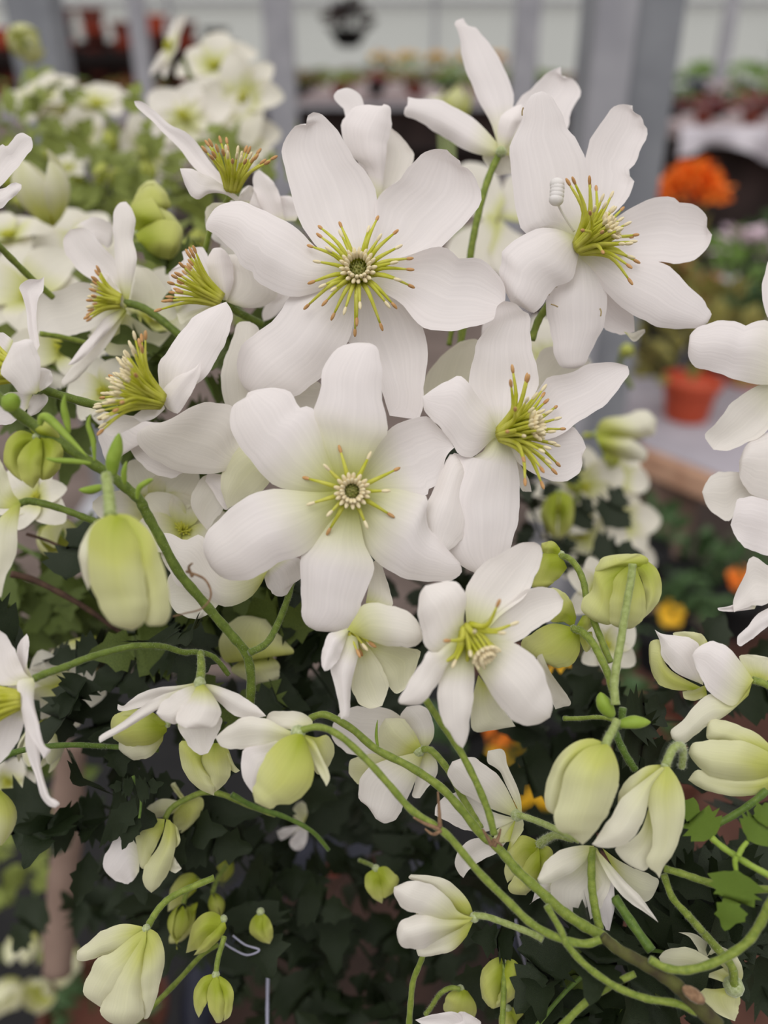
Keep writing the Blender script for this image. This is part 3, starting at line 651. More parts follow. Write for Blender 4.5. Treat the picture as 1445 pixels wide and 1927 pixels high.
VF = flower('open nodding flower below the twin buds, sepals parted like a skirt', 'T12', '595,590', 0.19, [
 ('600,580 530,578 440,600 370,650 325,740 345,768 440,740 520,690 600,610', dict(z=-1, t=-3, c=-0.35, g=0.15)),
 ('605,585 530,670 470,720 400,755 395,830 440,900 500,960 580,940 650,850 680,760 655,670 615,590', dict(z=0.5, t=0, c=0.2, g=0.10, gr=0.5)),
 ('600,590 650,650 690,740 702,850 690,930 672,1010 645,960 600,850', dict(z=1, t=1)),
 ('600,590 640,680 700,780 780,860 850,905 913,952 880,900 820,820 750,750 680,670 615,600', dict(z=-1, t=-3, c=-0.3, g=0.1)),
 ('640,590 720,650 820,700 912,740 900,800 870,845 820,850 760,800 700,700', dict(z=3, t=3, g=0.28, tip=4)),
 ('420,740 330,770 300,850 285,865 330,835 420,790', dict(z=3, t=3)),
], gb=0.5, gr=0.4, cat='flower')
stalk(VF, 'T12', '592,585 588,660 590,780 605,880 628,985', 0.189, 0.186, 15, 16, STEM)
WF = flower('half-open white flower lying sideways on its stalk, bottom centre', 'T11', '1165,925', 0.190, [
 ('1165,920 1140,850 1080,780 1000,732 860,718 850,740 940,770 1020,840 1090,900', dict(z=1, c=-0.3, g=0.2, b=-0.05)),
 ('1165,930 1090,900 1040,830 940,760 860,750 778,780 778,820 830,890 900,912 1000,935 1100,940', dict(z=-1.5, t=-3, c=-0.35, b=-0.05)),
 ('1165,930 1080,935 960,915 880,912 810,950 790,1000 800,1050 830,1077 920,1077 1020,1020 1100,980', dict(z=-1, t=-3, c=-0.35, b=-0.05)),
 ('1168,935 1090,970 1000,1030 920,1075 887,1080 895,1115 940,1117 1060,1090 1130,1020', dict(z=1, c=-0.4, g=0.2)),
 ('1165,925 1080,830 980,800 900,830 880,950 900,1040 1000,1060 1100,1000', dict(z=5, c=0.3, g=0.2, tip=5)),
], gb=0.65, gr=0.55, cat='flower', g=0.09)
hub(WF, 'T11', '1168,927', 0.1895, 1.2)
stalk(WF, 'T11', '1165,918 1230,925 1330,960 1445,1005 1500,1035', 0.1895, 0.184, 12, 12, STEM_L)
XB = bud('round lime bud seen from behind, its hairy stalk standing straight below', 'T9', '780,265', 0.1905, [
 ('775,260 700,255 610,290 590,380 545,440 540,490 600,540 680,552 690,450 730,340', dict(z=0.5, tip=6)),
 ('775,260 700,330 675,440 680,545 740,578 800,568 850,500 845,390 805,280', dict(z=-1, tip=4)),
 ('785,262 830,330 850,420 842,525 885,485 918,435 930,360 905,285 850,240', dict(z=0.3, tip=3)),
 ('780,275 700,275 605,300 640,232 720,213 820,213 865,240 850,270', dict(z=-0.5, tip=4, c=-0.3)),
], g=0.6, b=-0.08)
stalk(XB, 'T9', '788,262 780,340 765,420 745,540 730,640 708,760 698,860 705,945', 0.1850, 0.180, 14, 16, STEM_L)
YB = bud('lime green bud from behind, tucked right of the small downward flower', 'T9', '500,575', 0.196, [
 ('500,570 400,550 310,590 250,640 265,690 340,722 420,767 490,750 530,690 530,610', dict(z=0, tip=5)),
 ('500,575 450,540 400,545 370,500 350,400 400,375 440,390 490,440 515,520', dict(z=1, tip=5)),
 ('505,580 545,600 590,565 607,535 580,510 545,512', dict(z=-0.5, tip=3)),
 ('515,590 560,690 602,640 590,590', dict(z=0.5, tip=2)),
], g=0.62)
stalk(YB, 'T9', '500,575 540,590 590,640 630,710 670,800 692,880', 0.195, 0.182, 14, 14, STEM)
YC = bud('small green bud just under the petals right of centre, on a hooked stalk', 'T9', '440,215', 0.205, [
 ('440,215 350,210 320,300 298,372 370,378 430,330 470,280', dict(z=0, tip=4)),
 ('440,215 400,215 345,200 345,160 400,150 435,185', dict(z=0, tip=3)),
], g=0.75)
stalk(YC, 'T9', '440,222 480,235 520,280 550,350 565,430 600,540 640,640 680,740', 0.2045, 0.19, 12, 12, STEM)
Z1 = flower('green-backed white flower right of the tall hairy stalks, petals folded over', 'T9', '1130,850', 0.197, [
 ('1130,850 1110,650 1000,610 930,600 895,580 920,640 935,720 1000,790 1110,840', dict(z=-1, tip=4, c=-0.2)),
 ('1120,860 990,790 940,730 925,630 870,650 868,740 900,830 980,872 1080,875', dict(z=1, g=0.6, tip=5, c=-0.4)),
 ('1130,830 1040,650 980,600 1040,588 1120,600 1155,645', dict(z=1.5, g=0.45, tip=3)),
 ('1140,850 1080,870 1030,880 1040,915 1090,925 1150,900', dict(z=2.5, g=0.5)),
], gb=0.3)
Z2 = flower('white flower with a folded wing-like petal, upper right of the leafy corner', 'T9', '1370,825', 0.19, [
 ('1375,825 1300,720 1230,650 1170,638 1100,670 1077,705 1110,800 1160,880 1220,930 1280,950 1330,890', dict(z=-1, c=-0.15, gb=0.7, gr=0.5, tip=5)),
 ('1370,830 1290,930 1200,900 1160,890 1090,950 1020,1030 973,1070 980,1110 1030,1140 1080,1100 1150,1050 1250,990 1350,900', dict(z=0.5, g=0.22, c=-0.3, tip=7)),
 ('1370,825 1305,712 1380,703 1445,715 1500,780 1440,830', dict(z=1, g=0.3, tip=3)),
], gb=0.5, gr=0.5)
stalk(Z2, 'T9', '1370,825 1420,840 1500,880', 0.19, 0.19, 14)
Z3 = bud('striped cream bud lying on its side at the right edge', 'T9', '1510,1210', 0.19, [
 ('1510,1200 1400,1090 1290,1040 1180,1010 1150,1040 1152,1110 1250,1125 1390,1190', dict(z=0.8, tip=4)),
 ('1510,1210 1380,1140 1280,1115 1150,1120 1080,1130 1058,1180 1100,1240 1200,1300 1350,1312 1480,1280', dict(z=-1, tip=5)),
 ('1510,1220 1470,1280 1350,1310 1200,1290 1105,1260 1057,1310 1120,1350 1250,1387 1400,1380 1490,1330', dict(z=0, tip=5)),
], g=0.42)
Z4 = flower('pale bell with its green hub downwards in the bottom right corner', 'T12', '1275,1265', 0.192, [
 ('1280,1265 1180,1225 1060,1200 950,1190 915,1120 960,1080 1070,1078 1180,1140 1300,1240', dict(z=0, g=0.35, tip=4)),
 ('1290,1250 1200,1200 1130,1130 1090,1060 1060,1020 1010,1000 1080,1005 1140,1040 1210,1110 1300,1230', dict(z=1, g=0.3, tip=5)),
 ('1275,1265 1190,1275 1105,1275 1150,1350 1210,1400 1285,1432 1310,1340 1300,1270', dict(z=-1, g=0.5, tip=5)),
 ('1300,1260 1325,1200 1290,1110 1200,1060 1150,1080 1220,1180', dict(z=1.5, g=0.35, tip=3)),
], gb=0.3, gr=0.4)
hub(Z4, 'T12', '1278,1262', 0.191, 2.4)
stalk(Z4, 'T12', '1280,1260 1270,1170 1200,1080 1120,990 1050,910', 0.19, 0.187, 17, 14, STEM)
NB = bud('largest closed lime-cream bud hanging in front on the left', 'P6', '500,885', 0.160, [
 ('500,885 430,920 380,990 358,1060 370,1150 400,1230 440,1100 440,960', dict(z=1.5, g=0.25)),
 ('500,885 430,925 400,1000 400,1100 415,1220 460,1320 520,1390 600,1413 655,1375 670,1280 655,1150 625,1000 570,905', dict(z=-1, tip=7)),
 ('510,885 590,890 680,965 722,1060 760,1200 776,1310 750,1382 700,1392 655,1372 640,1200 600,1000', dict(z=0.4, tip=7)),
], g=0.52)
stalk(NB, 'P6', '500,895 497,840 490,770 480,705', 0.160, 0.166, 24, 20, STEM_L)
RB = bud('round grey-green bud with a woolly top, left edge beside the vine', 'P6', '165,535', 0.178, [
 ('165,530 90,505 30,555 16,640 50,700 100,738 92,640 125,570', dict(z=0.5, tip=5)),
 ('165,535 105,585 78,650 100,730 150,770 180,720 192,620 190,550', dict(z=-0.8, tip=4)),
 ('170,530 195,600 175,712 225,725 272,680 287,600 260,545 215,515', dict(z=0.4, tip=4)),
 ('160,530 130,490 160,470 210,450 250,490 275,550 215,530', dict(z=0.5, tip=4)),
], g=0.8, gb=0.2)
YG = bud('lime striped bud behind the upper-left flowers, slightly blurred', 'P5', '612,700', 0.246, [
 ('612,690 580,590 640,545 700,532 690,560 770,600 820,660 800,690 700,660', dict(z=1, tip=6)),
 ('612,700 700,640 790,640 830,690 815,770 780,810 700,805 640,760', dict(z=-1, tip=4)),
 ('610,700 590,580 650,470 700,455 760,520 770,580 700,590 640,620', dict(z=4, tip=3)),
], g=0.7)
LB1 = bud('pale bell-shaped bud hanging in the bottom left corner', 'T10', '710,980', 0.195, [
 ('705,975 600,958 500,990 450,1030 375,1090 380,1140 480,1120 600,1075 700,1000', dict(z=1, tip=4, c=-0.4)),
 ('710,980 640,1020 540,1100 470,1130 410,1250 415,1310 490,1365 600,1250 690,1080', dict(z=0, tip=6)),
 ('712,985 620,1110 530,1240 490,1370 520,1430 600,1462 690,1420 692,1250 705,1100', dict(z=-0.6, tip=5)),
 ('720,980 770,1010 800,1110 780,1240 730,1400 700,1422 680,1350 668,1200 690,1080', dict(z=0, tip=5)),
], g=0.34, gb=0.4, b=-0.05)
stalk(LB1, 'T10', '712,985 735,940 775,880 830,830 920,785 1040,735', 0.196, 0.205, 13, 13, STEM)
LB2 = bud('small yellow-green bud hanging straight down, bottom left', 'T10', '1048,1205', 0.205, [
 ('1040,1200 980,1220 940,1290 945,1370 965,1415 1000,1350 1025,1280', dict(z=0.3)),
 ('1048,1205 1010,1270 1010,1360 1050,1440 1080,1430 1088,1330 1075,1250', dict(z=-0.5)),
 ('1055,1205 1110,1240 1135,1300 1120,1400 1085,1432 1080,1300', dict(z=0.3)),
], g=0.72)
stalk(LB2, 'T10', '1048,1205 1058,1130 1075,1070 1090,1020', 0.205, 0.21, 10)
LB3 = bud('small green bud leaning left above the hanging yellow-green one', 'T10', '1085,935', 0.212, [
 ('1085,930 1030,898 970,920 930,980 903,1100 960,1080 1030,1020', dict(z=0)), ('1090,940 1030,980 940,1112 1000,1092 1070,1030 1100,980', dict(z=-0.5))], g=0.72)
LB4 = bud('small oval green bud, lone, left of bottom centre', 'T10', '1265,900', 0.225, [
 ('1262,898 1220,940 1213,1000 1260,1042 1310,1057 1290,980', dict(z=-0.3)), ('1268,898 1310,940 1327,1010 1310,1057 1270,1030 1255,960', dict(z=0))], g=0.75)
LB5 = flower('pair-lobed greenish bell flower in the shade, lower left', 'T10', '805,450', 0.21, [
 ('800,450 720,445 665,460 660,560 680,680 700,690 740,620 795,500', dict(z=0, c=-0.35, g=0.5)),
 ('808,450 780,560 730,640 695,690 700,770 735,808 780,770 820,700 850,600 850,500 825,455', dict(z=-0.6, c=-0.35, g=0.45)),
 ('815,455 860,490 875,560 850,592 835,520', dict(z=0.5, g=0.5)),
 ('830,600 850,640 882,690 850,712 810,690', dict(z=1.5, g=0.2)),
 ('680,600 600,500 540,570 505,640 508,700 560,750 630,762 675,705', dict(z=3, tip=5)),
], gb=0.3, gr=0.4)
LBc = flower('greenish flower seen from behind above the pair-lobed bell', 'T10', '890,370', 0.222, [
 ('890,370 800,350 730,380 695,425 760,445 850,420', dict(g=0.35)), ('890,370 830,290 850,270 880,320 910,360', dict(g=0.5)),
 ('890,370 970,340 990,390 940,470 880,520 840,460 850,410', dict(g=0.6))], gb=0.2, c=-0.3)
stalk(LBc, 'T10', '800,450 830,400 890,360 990,320 1080,330 1200,380 1340,430', 0.214, 0.22, 11)
LB6 = bud('pale green bell hanging behind the parasol-like flower, lower left', 'T7', '1010,1135', 0.198, [
 ('1000,1135 900,1120 870,1130 875,1210 910,1300 970,1355 1040,1387 1035,1330 970,1220', dict(z=-0.5, tip=6)),
 ('1010,1135 965,1200 1000,1290 1040,1372 1105,1315 1122,1230 1105,1160 1060,1130', dict(z=0, tip=3)),
 ('1030,1130 1100,1150 1135,1230 1165,1265 1140,1275 1110,1250 1080,1190', dict(z=1, tip=3)),
], g=0.5)
LB7 = bud('lime bud tucked behind the left petals of the parasol-like flower', 'T7', '810,1040', 0.205, [
 ('810,1030 700,965 560,990 538,1040 550,1110 620,1145 740,1135 810,1075', dict(z=0, tip=4)),
 ('800,1050 720,1030 600,1080 575,1150 600,1185 660,1215 740,1190 790,1120', dict(z=1.5, tip=4, g=0.3)),
 ('810,1040 740,990 640,970 560,1010 640,1040 740,1060', dict(z=-1, tip=3))], g=0.68)
LB8 = bud('small green bud in the shade, right of the vine with the hanging bell', 'T10', '965,760', 0.235, [
 ('970,740 930,710 870,730 825,800 815,900 880,860 950,800', dict(z=0, tip=4)), ('960,860 900,890 850,960 818,1050 880,1045 935,990 950,900', dict(z=-1, tip=4))], g=0.66)
LB9 = bud('small round green bud alone in the dark, bottom centre', 'T11', '690,690', 0.225, [
 ('690,688 640,720 638,780 670,830 720,860 725,830 735,760', dict(z=0)), ('695,688 740,680 790,725 802,750 780,805 725,832 710,760', dict(z=-0.4, tip=4))], g=0.72)
stalk(LB9, 'T11', '690,690 660,670 610,650', 0.225, 0.235, 8)
LB10 = bud('roundish green bud seen from behind, bottom centre right', 'T11', '1310,1150', 0.205, [
 ('1310,1145 1290,1118 1230,1150 1195,1220 1205,1320 1260,1372 1300,1280', dict(z=0, tip=4)), ('1312,1145 1350,1128 1392,1170 1398,1240 1350,1330 1260,1372 1300,1260', dict(z=-0.3, tip=5))], g=0.66)
stalk(LB10, 'T11', '1310,1150 1312,1240 1308,1340 1303,1450', 0.204, 0.20, 11)
LB11 = bud('green bud behind a thin hooked stem at the bottom edge', 'T11', '1100,1275', 0.21, [
 ('1100,1270 1040,1298 1018,1370 1060,1425 1150,1440 1178,1360 1135,1285', dict(z=0, tip=3)), ('1095,1275 1060,1330 1090,1430 1130,1360', dict(z=-1))], g=0.62)
stalk(LB11, 'T11', '1100,1275 1050,1270 1000,1300 960,1360 930,1400', 0.208, 0.21, 9)
LB12 = flower('white flower mostly below the bottom edge of the photo', 'T11', '1060,1520', 0.20, [
 ('1060,1530 950,1470 880,1425 960,1400 1060,1385 1110,1420 1100,1520', {}), ('1060,1530 1080,1400 1120,1385 1200,1440 1150,1520', {})], gb=0.3)
LB13 = bud('pale green bud at the bottom edge right of centre', 'T11', '1330,1370', 0.212, [
 ('1330,1360 1290,1400 1300,1480 1400,1500 1370,1420', {}), ('1335,1360 1400,1375 1445,1410 1430,1490 1370,1450', {})], g=0.55)
SD = flower('tiny white flower in the shade under the woolly-hubbed flower', 'T11', '330,480', 0.25, [
 ('335,480 285,430 300,380 330,362 355,385 358,430', dict(g=0.35)), ('335,480 250,490 208,510 230,552 290,520', {}),
 ('330,480 270,560 290,600 325,600 355,560 358,500', {})], gb=0.2)
SC = bud('half-open bud between the cup-shaped flower and the twin buds', 'T12', '335,570', 0.2, [
 ('335,560 250,528 190,590 165,700 180,760 250,700 300,640', dict(z=0)), ('335,570 280,640 190,760 200,810 270,820 340,740', dict(z=-0.5, tip=4)), ('340,570 390,590 400,640 350,740 330,680', dict(z=0))], g=0.6)
stalk(SC, 'T12', '335,572 370,545 420,528 500,550', 0.199, 0.192, 16, 12, STEM_L)
BQ = bud('broad yellow-green bell in the shade left of the hanging bell', 'T7', '1200,690', 0.225, [
 ('1200,720 1100,740 1060,660 1080,600 1130,530 1200,512 1290,530 1350,600 1430,690 1350,705', dict(z=0, tip=6, c=-0.3)),
 ('1200,720 1120,770 1180,820 1280,870 1340,860 1360,760 1320,710', dict(z=2, tip=4, g=0.4))], g=0.5)
BR = bud('blurred lime-white bud sticking out right of the long stamen tuft', 'T6', '605,870', 0.30, [
 ('605,870 640,800 740,780 850,752 905,800 890,870 820,892 720,890', dict(z=0, g=0.2, gb=0.7, gr=0.6)),
 ('605,870 700,880 800,900 862,960 840,1002 740,992 640,960', dict(z=-1, g=0.2, gb=0.8, gr=0.7)),
 ('605,870 560,860 540,880 545,890 600,885', dict(z=1, g=0.8))], g=0.3)
BS = bud('striped lime bud standing among the blurred flowers right of centre', 'T6', '430,1150', 0.285, [
 ('430,1145 370,1180 340,1260 370,1340 420,1380 420,1260', {}), ('435,1145 490,1170 505,1250 480,1340 425,1380 430,1260', dict(z=-1))], g=0.75)
# ================================================================ vines and stems
V1 = stem('thick green vine running diagonally down through the left side, with small bracts', None, '-20,735 10,758 50,790 110,830 170,870 205,892 240,920 262,940 275,965 300,1010 335,1075 372,1120 410,1165 440,1200 462,1228 472,1270 470,1330 460,1400', 0.174, 0.20, 22, 19, STEM_V)
for lb, s_, w_ in (('bract', '75,800 80,785 95,790 130,825 165,860', 14), ('bract', '130,815 125,790 120,765 122,742', 11), ('bract', '178,868 175,830 166,800 170,780', 8),
                   ('bract', '172,872 140,868 105,866 85,862', 9), ('bract', '212,895 212,870 220,840 224,815', 22), ('bract', '235,912 233,890 238,868', 9), ('bract', '258,940 262,918 280,905 288,902', 9),
                   ('bract', '195,915 170,922 148,922', 13), ('bract', '12,770 22,755 30,745', 28), ('tendril', '362,1085 355,1068 362,1060', 7), ('tendril', '350,1075 385,1090 397,1120 380,1145 345,1155 325,1160', 5)):
    stalk(V1, None, s_, 0.173, 0.171, w_, w_*0.45, BRACT if lb == 'bract' else NODE, lb)
stalk(V1, None, '470,1228 500,1212 520,1180 540,1130 550,1092', 0.19, 0.206, 14, 13, STEM_V, 'side_shoot')
V2 = stem('main vine from the lower right corner to the fork, woody at its foot', None, '583,1352 612,1345 660,1370 708,1410 770,1442 827,1480 868,1523 905,1570 928,1587 950,1610 975,1640 1012,1673 1055,1712 1095,1740 1133,1762 1165,1788 1218,1817 1265,1848 1300,1880 1350,1930', 0.192, 0.180, 13, 22, STEM)
stalk(V2, None, '1133,1762 1165,1788 1218,1817 1265,1848 1300,1880 1350,1930', 0.1785, 0.1755, 19, 30, BARK, 'woody_base')
MB().ell(W(1305, 1872, 0.1735), camv((1, -.6, .3)), 0.0026, 0.0014).build('knot', NODE, V2)
stalk(V2, None, '712,1410 708,1385 710,1355', 0.198, 0.199, 5, 2, BRACT, 'bract')
for s_ in ('925,1590 915,1572 908,1560', '930,1592 938,1575 942,1560', '928,1590 930,1580 945,1592'):
    stalk(V2, None, s_, 0.183, 0.182, 9, 3, NODE, 'node_scale')
V3 = stem('long arching stem from the woolly-hubbed flower down to the vine', None, '565,1375 600,1368 640,1385 690,1430 735,1480 775,1525 820,1555 850,1580 900,1640 960,1700 1000,1738 1050,1765 1100,1776 1130,1768', 0.179, 0.178, 13, 15, STEM)
for s_ in ('828,1560 800,1550 778,1538', '828,1556 826,1520 824,1490', '830,1562 815,1570 800,1560'):
    stalk(V3, None, s_, 0.178, 0.177, 9, 3, NODE, 'node_scale')
stem('straight stalk dropping from the small downward flower to the fork', None, '800,1315 830,1360 865,1412 895,1470 918,1525 930,1570', 0.183, 0.182, 13, 14, STEM)
stem('stem curving in from the right edge to the woody vine', 'T12', '1500,780 1445,880 1400,970 1330,1060 1200,1140 1060,1182 950,1172 870,1130', 0.172, 0.176, 18, 15, STEM)
stem('lower stem sweeping left above the bottom edge in the right corner', 'T12', '370,870 440,990 470,1060 560,1160 700,1260 850,1320 1000,1345 1100,1390', 0.178, 0.176, 12, 14, STEM)
stem('short stem climbing from the bottom edge to the woody vine', 'T12', '430,1470 560,1340 680,1260 800,1200', 0.182, 0.18, 14, 12, STEM)
stem('horizontal stem leaving the twin buds toward the right edge', 'T12', '940,690 1020,712 1100,740 1220,775 1340,790 1500,790', 0.186, 0.18, 13, 14, STEM)
stem('hooked stem with a pair of bracts above the corner bell', 'T12', '940,720 980,830 1050,910 1130,1000', 0.188, 0.187, 13, 13, STEM)
V9 = stem('upright stem with light green bracts behind the left twin bud', 'T9', '740,960 730,1040 700,1060 720,1120 760,1200 800,1260', 0.186, 0.188, 14, 14, STEM_D)
stalk(V9, 'T9', '690,1000 660,960 640,920 632,885', 0.183, 0.182, 24, 10, BRACT, 'bract')
stalk(V9, 'T9', '720,1040 780,1030 830,1030 875,1030', 0.181, 0.180, 20, 6, BRACT, 'bract')
stem('stem behind the right twin bud running up to the right edge', 'T12', '1170,490 1280,430 1370,370 1440,310', 0.187, 0.187, 13, 14, STEM_D)
stem('thick stem hidden behind the nodding skirt-like flower', 'T12', '700,830 780,950 880,1090', 0.192, 0.184, 18, 18, STEM_D)
stem('side stem crossing the lower left, behind the long curled petal', 'T7', '-20,1230 60,1180 200,1150 350,1140 470,1145 560,1150 770,1165', 0.19, 0.21, 12, 10, STEM_D)
stem('thin stem under the lone oval bud, rising to the right', 'T10', '640,1450 740,1360 860,1240 980,1110 1060,1060', 0.214, 0.216, 11, 9, STEM)
stem('stem below the woolly-hubbed flower, dropping to the right', 'T11', '-10,330 100,390 250,440 380,510 460,600', 0.215, 0.225, 11, 8, STEM_D)
stem('stem rising from the bottom edge under the sideways flower', 'T11', '850,1450 858,1350 870,1240 900,1160 920,1110', 0.20, 0.196, 12, 10, STEM)
stem('pair of upright stems glimpsed right of the largest flower, left one', None, '845,650 850,622 862,590', 0.24, 0.24, 10)
stem('upright stem glimpsed right of the largest flower, right one', None, '866,650 868,622 872,580', 0.238, 0.24, 12)
stem('green stalk behind the notched flower, below its left petal', None, '1000,640 1012,605 1024,585 1040,560', 0.214, 0.214, 14)
stem('smooth green stem from the left edge, top of the left cluster', None, '-10,455 20,485 55,520 100,560', 0.21, 0.23, 13, 13)
stem('dark green stem crossing the left side behind the slim petals', None, '75,628 110,633 150,642 200,655', 0.226, 0.235, 10)
stem('brown woody shoot in the shade, behind the big closed bud', None, '20,1080 60,1090 130,1125 185,1160 240,1200', 0.23, 0.24, 13, 9, TWIG)
stem('thin brown twig beside the left edge above the woody shoot', None, '50,1005 95,1020 150,1048 190,1080', 0.235, 0.235, 6, 5, TWIG)

def leaf_mesh(name, seed, lobes=3, L=1.0):
    """toothed, lobed clematis leaflet, unit length along +Y"""
    rnd = random.Random(seed); out = [(0.0, 0.0)]
    if lobes == 3: half = [(0.03, 0.02), (0.10, 0.06), (0.22, 0.10), (0.40, 0.22), (0.33, 0.30), (0.43, 0.36), (0.30, 0.40), (0.36, 0.50), (0.17, 0.46), (0.15, 0.56), (0.25, 0.62), (0.21, 0.70), (0.27, 0.78), (0.13, 0.83), (0.07, 0.94)]
    else: half = [(0.03, 0.05), (0.12, 0.14), (0.22, 0.26), (0.18, 0.36), (0.27, 0.44), (0.18, 0.54), (0.22, 0.66), (0.11, 0.76), (0.07, 0.9)]
    Rr = [(x*rnd.uniform(.85, 1.15), y+rnd.uniform(-.02, .02)) for x, y in half]; Ll = [(-x*rnd.uniform(.85, 1.15), y+rnd.uniform(-.02, .02)) for x, y in half]
    n = len(half); vs = []; fs = []
    for i in range(n):
        ys = (Ll[i][1]+Rr[i][1])/2
        row = [Ll[i], (Ll[i][0]*0.5, (Ll[i][1]+ys)/2), (0, ys), (Rr[i][0]*0.5, (Rr[i][1]+ys)/2), Rr[i]]
        for x, y in row:
            vs.append((x, y, 0.35*abs(x) - 0.22*y*y + 0.03*math.sin(9*y+seed+3*x)))
    vs.append((0, 0, 0)); vs.append((0, 1.0, -0.22)); a = len(vs)-2; b = len(vs)-1
    for i in range(n-1):
        for j in range(4): fs.append((i*5+j, i*5+j+1, (i+1)*5+j+1, (i+1)*5+j))
    for j in range(4): fs.append((a, j+1, j)); fs.append((b, (n-1)*5+j, (n-1)*5+j+1))
    me = mesh(name, vs, fs)
    return me
LM = {}
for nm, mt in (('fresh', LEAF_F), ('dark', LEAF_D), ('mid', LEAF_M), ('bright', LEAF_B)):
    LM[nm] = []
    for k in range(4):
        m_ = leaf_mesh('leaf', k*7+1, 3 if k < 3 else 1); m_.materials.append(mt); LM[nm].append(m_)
def put_leaf(parent, p, ydir, ndir, size, kind, k=None, name='leaf'):
    me = random.choice(LM[kind]) if k is None else LM[kind][k]
    y = ydir.normalized(); z = (ndir - y*ndir.dot(y)).normalized(); x = y.cross(z)
    m = Matrix(((x.x, y.x, z.x, p.x), (x.y, y.y, z.y, p.y), (x.z, y.z, z.z, p.z), (0, 0, 0, 1))) @ Matrix.Diagonal((size, size, size, 1))
    o = bpy.data.objects.new(name, me); COL.objects.link(o)
    o.parent = parent; o.matrix_parent_inverse = WM[parent.name].inverted(); o.matrix_basis = m
    WM[o.name] = m
    return o
def pxleaf(parent, tile, b, t, D, Dt, kind, k=0, tilt=(0, .3, 1)):
    p = px(tile, b)[0]; q = px(tile, t)[0]
    P0 = W(p[0], p[1], D); P1 = W(q[0], q[1], Dt)
    return put_leaf(parent, P0, P1-P0, camv(tilt), (P1-P0).length, kind, k)
LV = stem('leafy stem with three bright jagged leaves at the right edge', 'T12', '1170,540 1230,590 1290,630 1370,680 1500,750', 0.181, 0.176, 12, 12, BRACT)
pxleaf(LV, 'T12', '1180,550', '1000,330', 0.181, 0.186, 'fresh', 0, (0.2, .2, 1))
pxleaf(LV, 'T12', '1290,690', '1250,1000', 0.176, 0.172, 'fresh', 1, (-0.2, .2, 1))
pxleaf(LV, 'T12', '1345,560', '1470,370', 0.177, 0.18, 'fresh', 0, (0, .3, 1))
stalk(LV, 'T12', '1290,630 1285,660 1290,700', 0.1765, 0.176, 12, 8, BRACT, 'leaf_stalk')
stalk(LV, 'T12', '1300,630 1320,590 1345,560', 0.1765, 0.177, 11, 8, BRACT, 'leaf_stalk')
# leafy shoots that fill the plant behind the blossoms
def shoot(label, pts, D0, D1, n, kind, size=(0.013, 0.024), spread=0.024, w=7, tip=True):
    n = int(n*1.9)
    if kind == 'bright': size = (0.011, 0.02); spread = 0.034; n = int(n*1.15)
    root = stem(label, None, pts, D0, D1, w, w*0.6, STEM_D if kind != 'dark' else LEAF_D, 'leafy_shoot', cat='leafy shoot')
    P = stem_pts(None, pts, D0, D1); m = len(P)
    for i in range(n):
        p = P[int((i+0.5)/n*(m-1))]; q = P[min(int((i+0.5)/n*(m-1))+1, m-1)]
        off = Vector((random.uniform(-1, 1), random.uniform(-1, 1), random.uniform(-0.6, 1))).normalized()
        dirv = (off + (q-p).normalized()*0.4); sz = random.uniform(*size)
        nd = Vector((random.uniform(-.5, .5), random.uniform(-1, .1), random.uniform(.2, 1)))
        put_leaf(root, p + off*spread*random.uniform(.1, 1), dirv, nd, sz, kind)
    return root
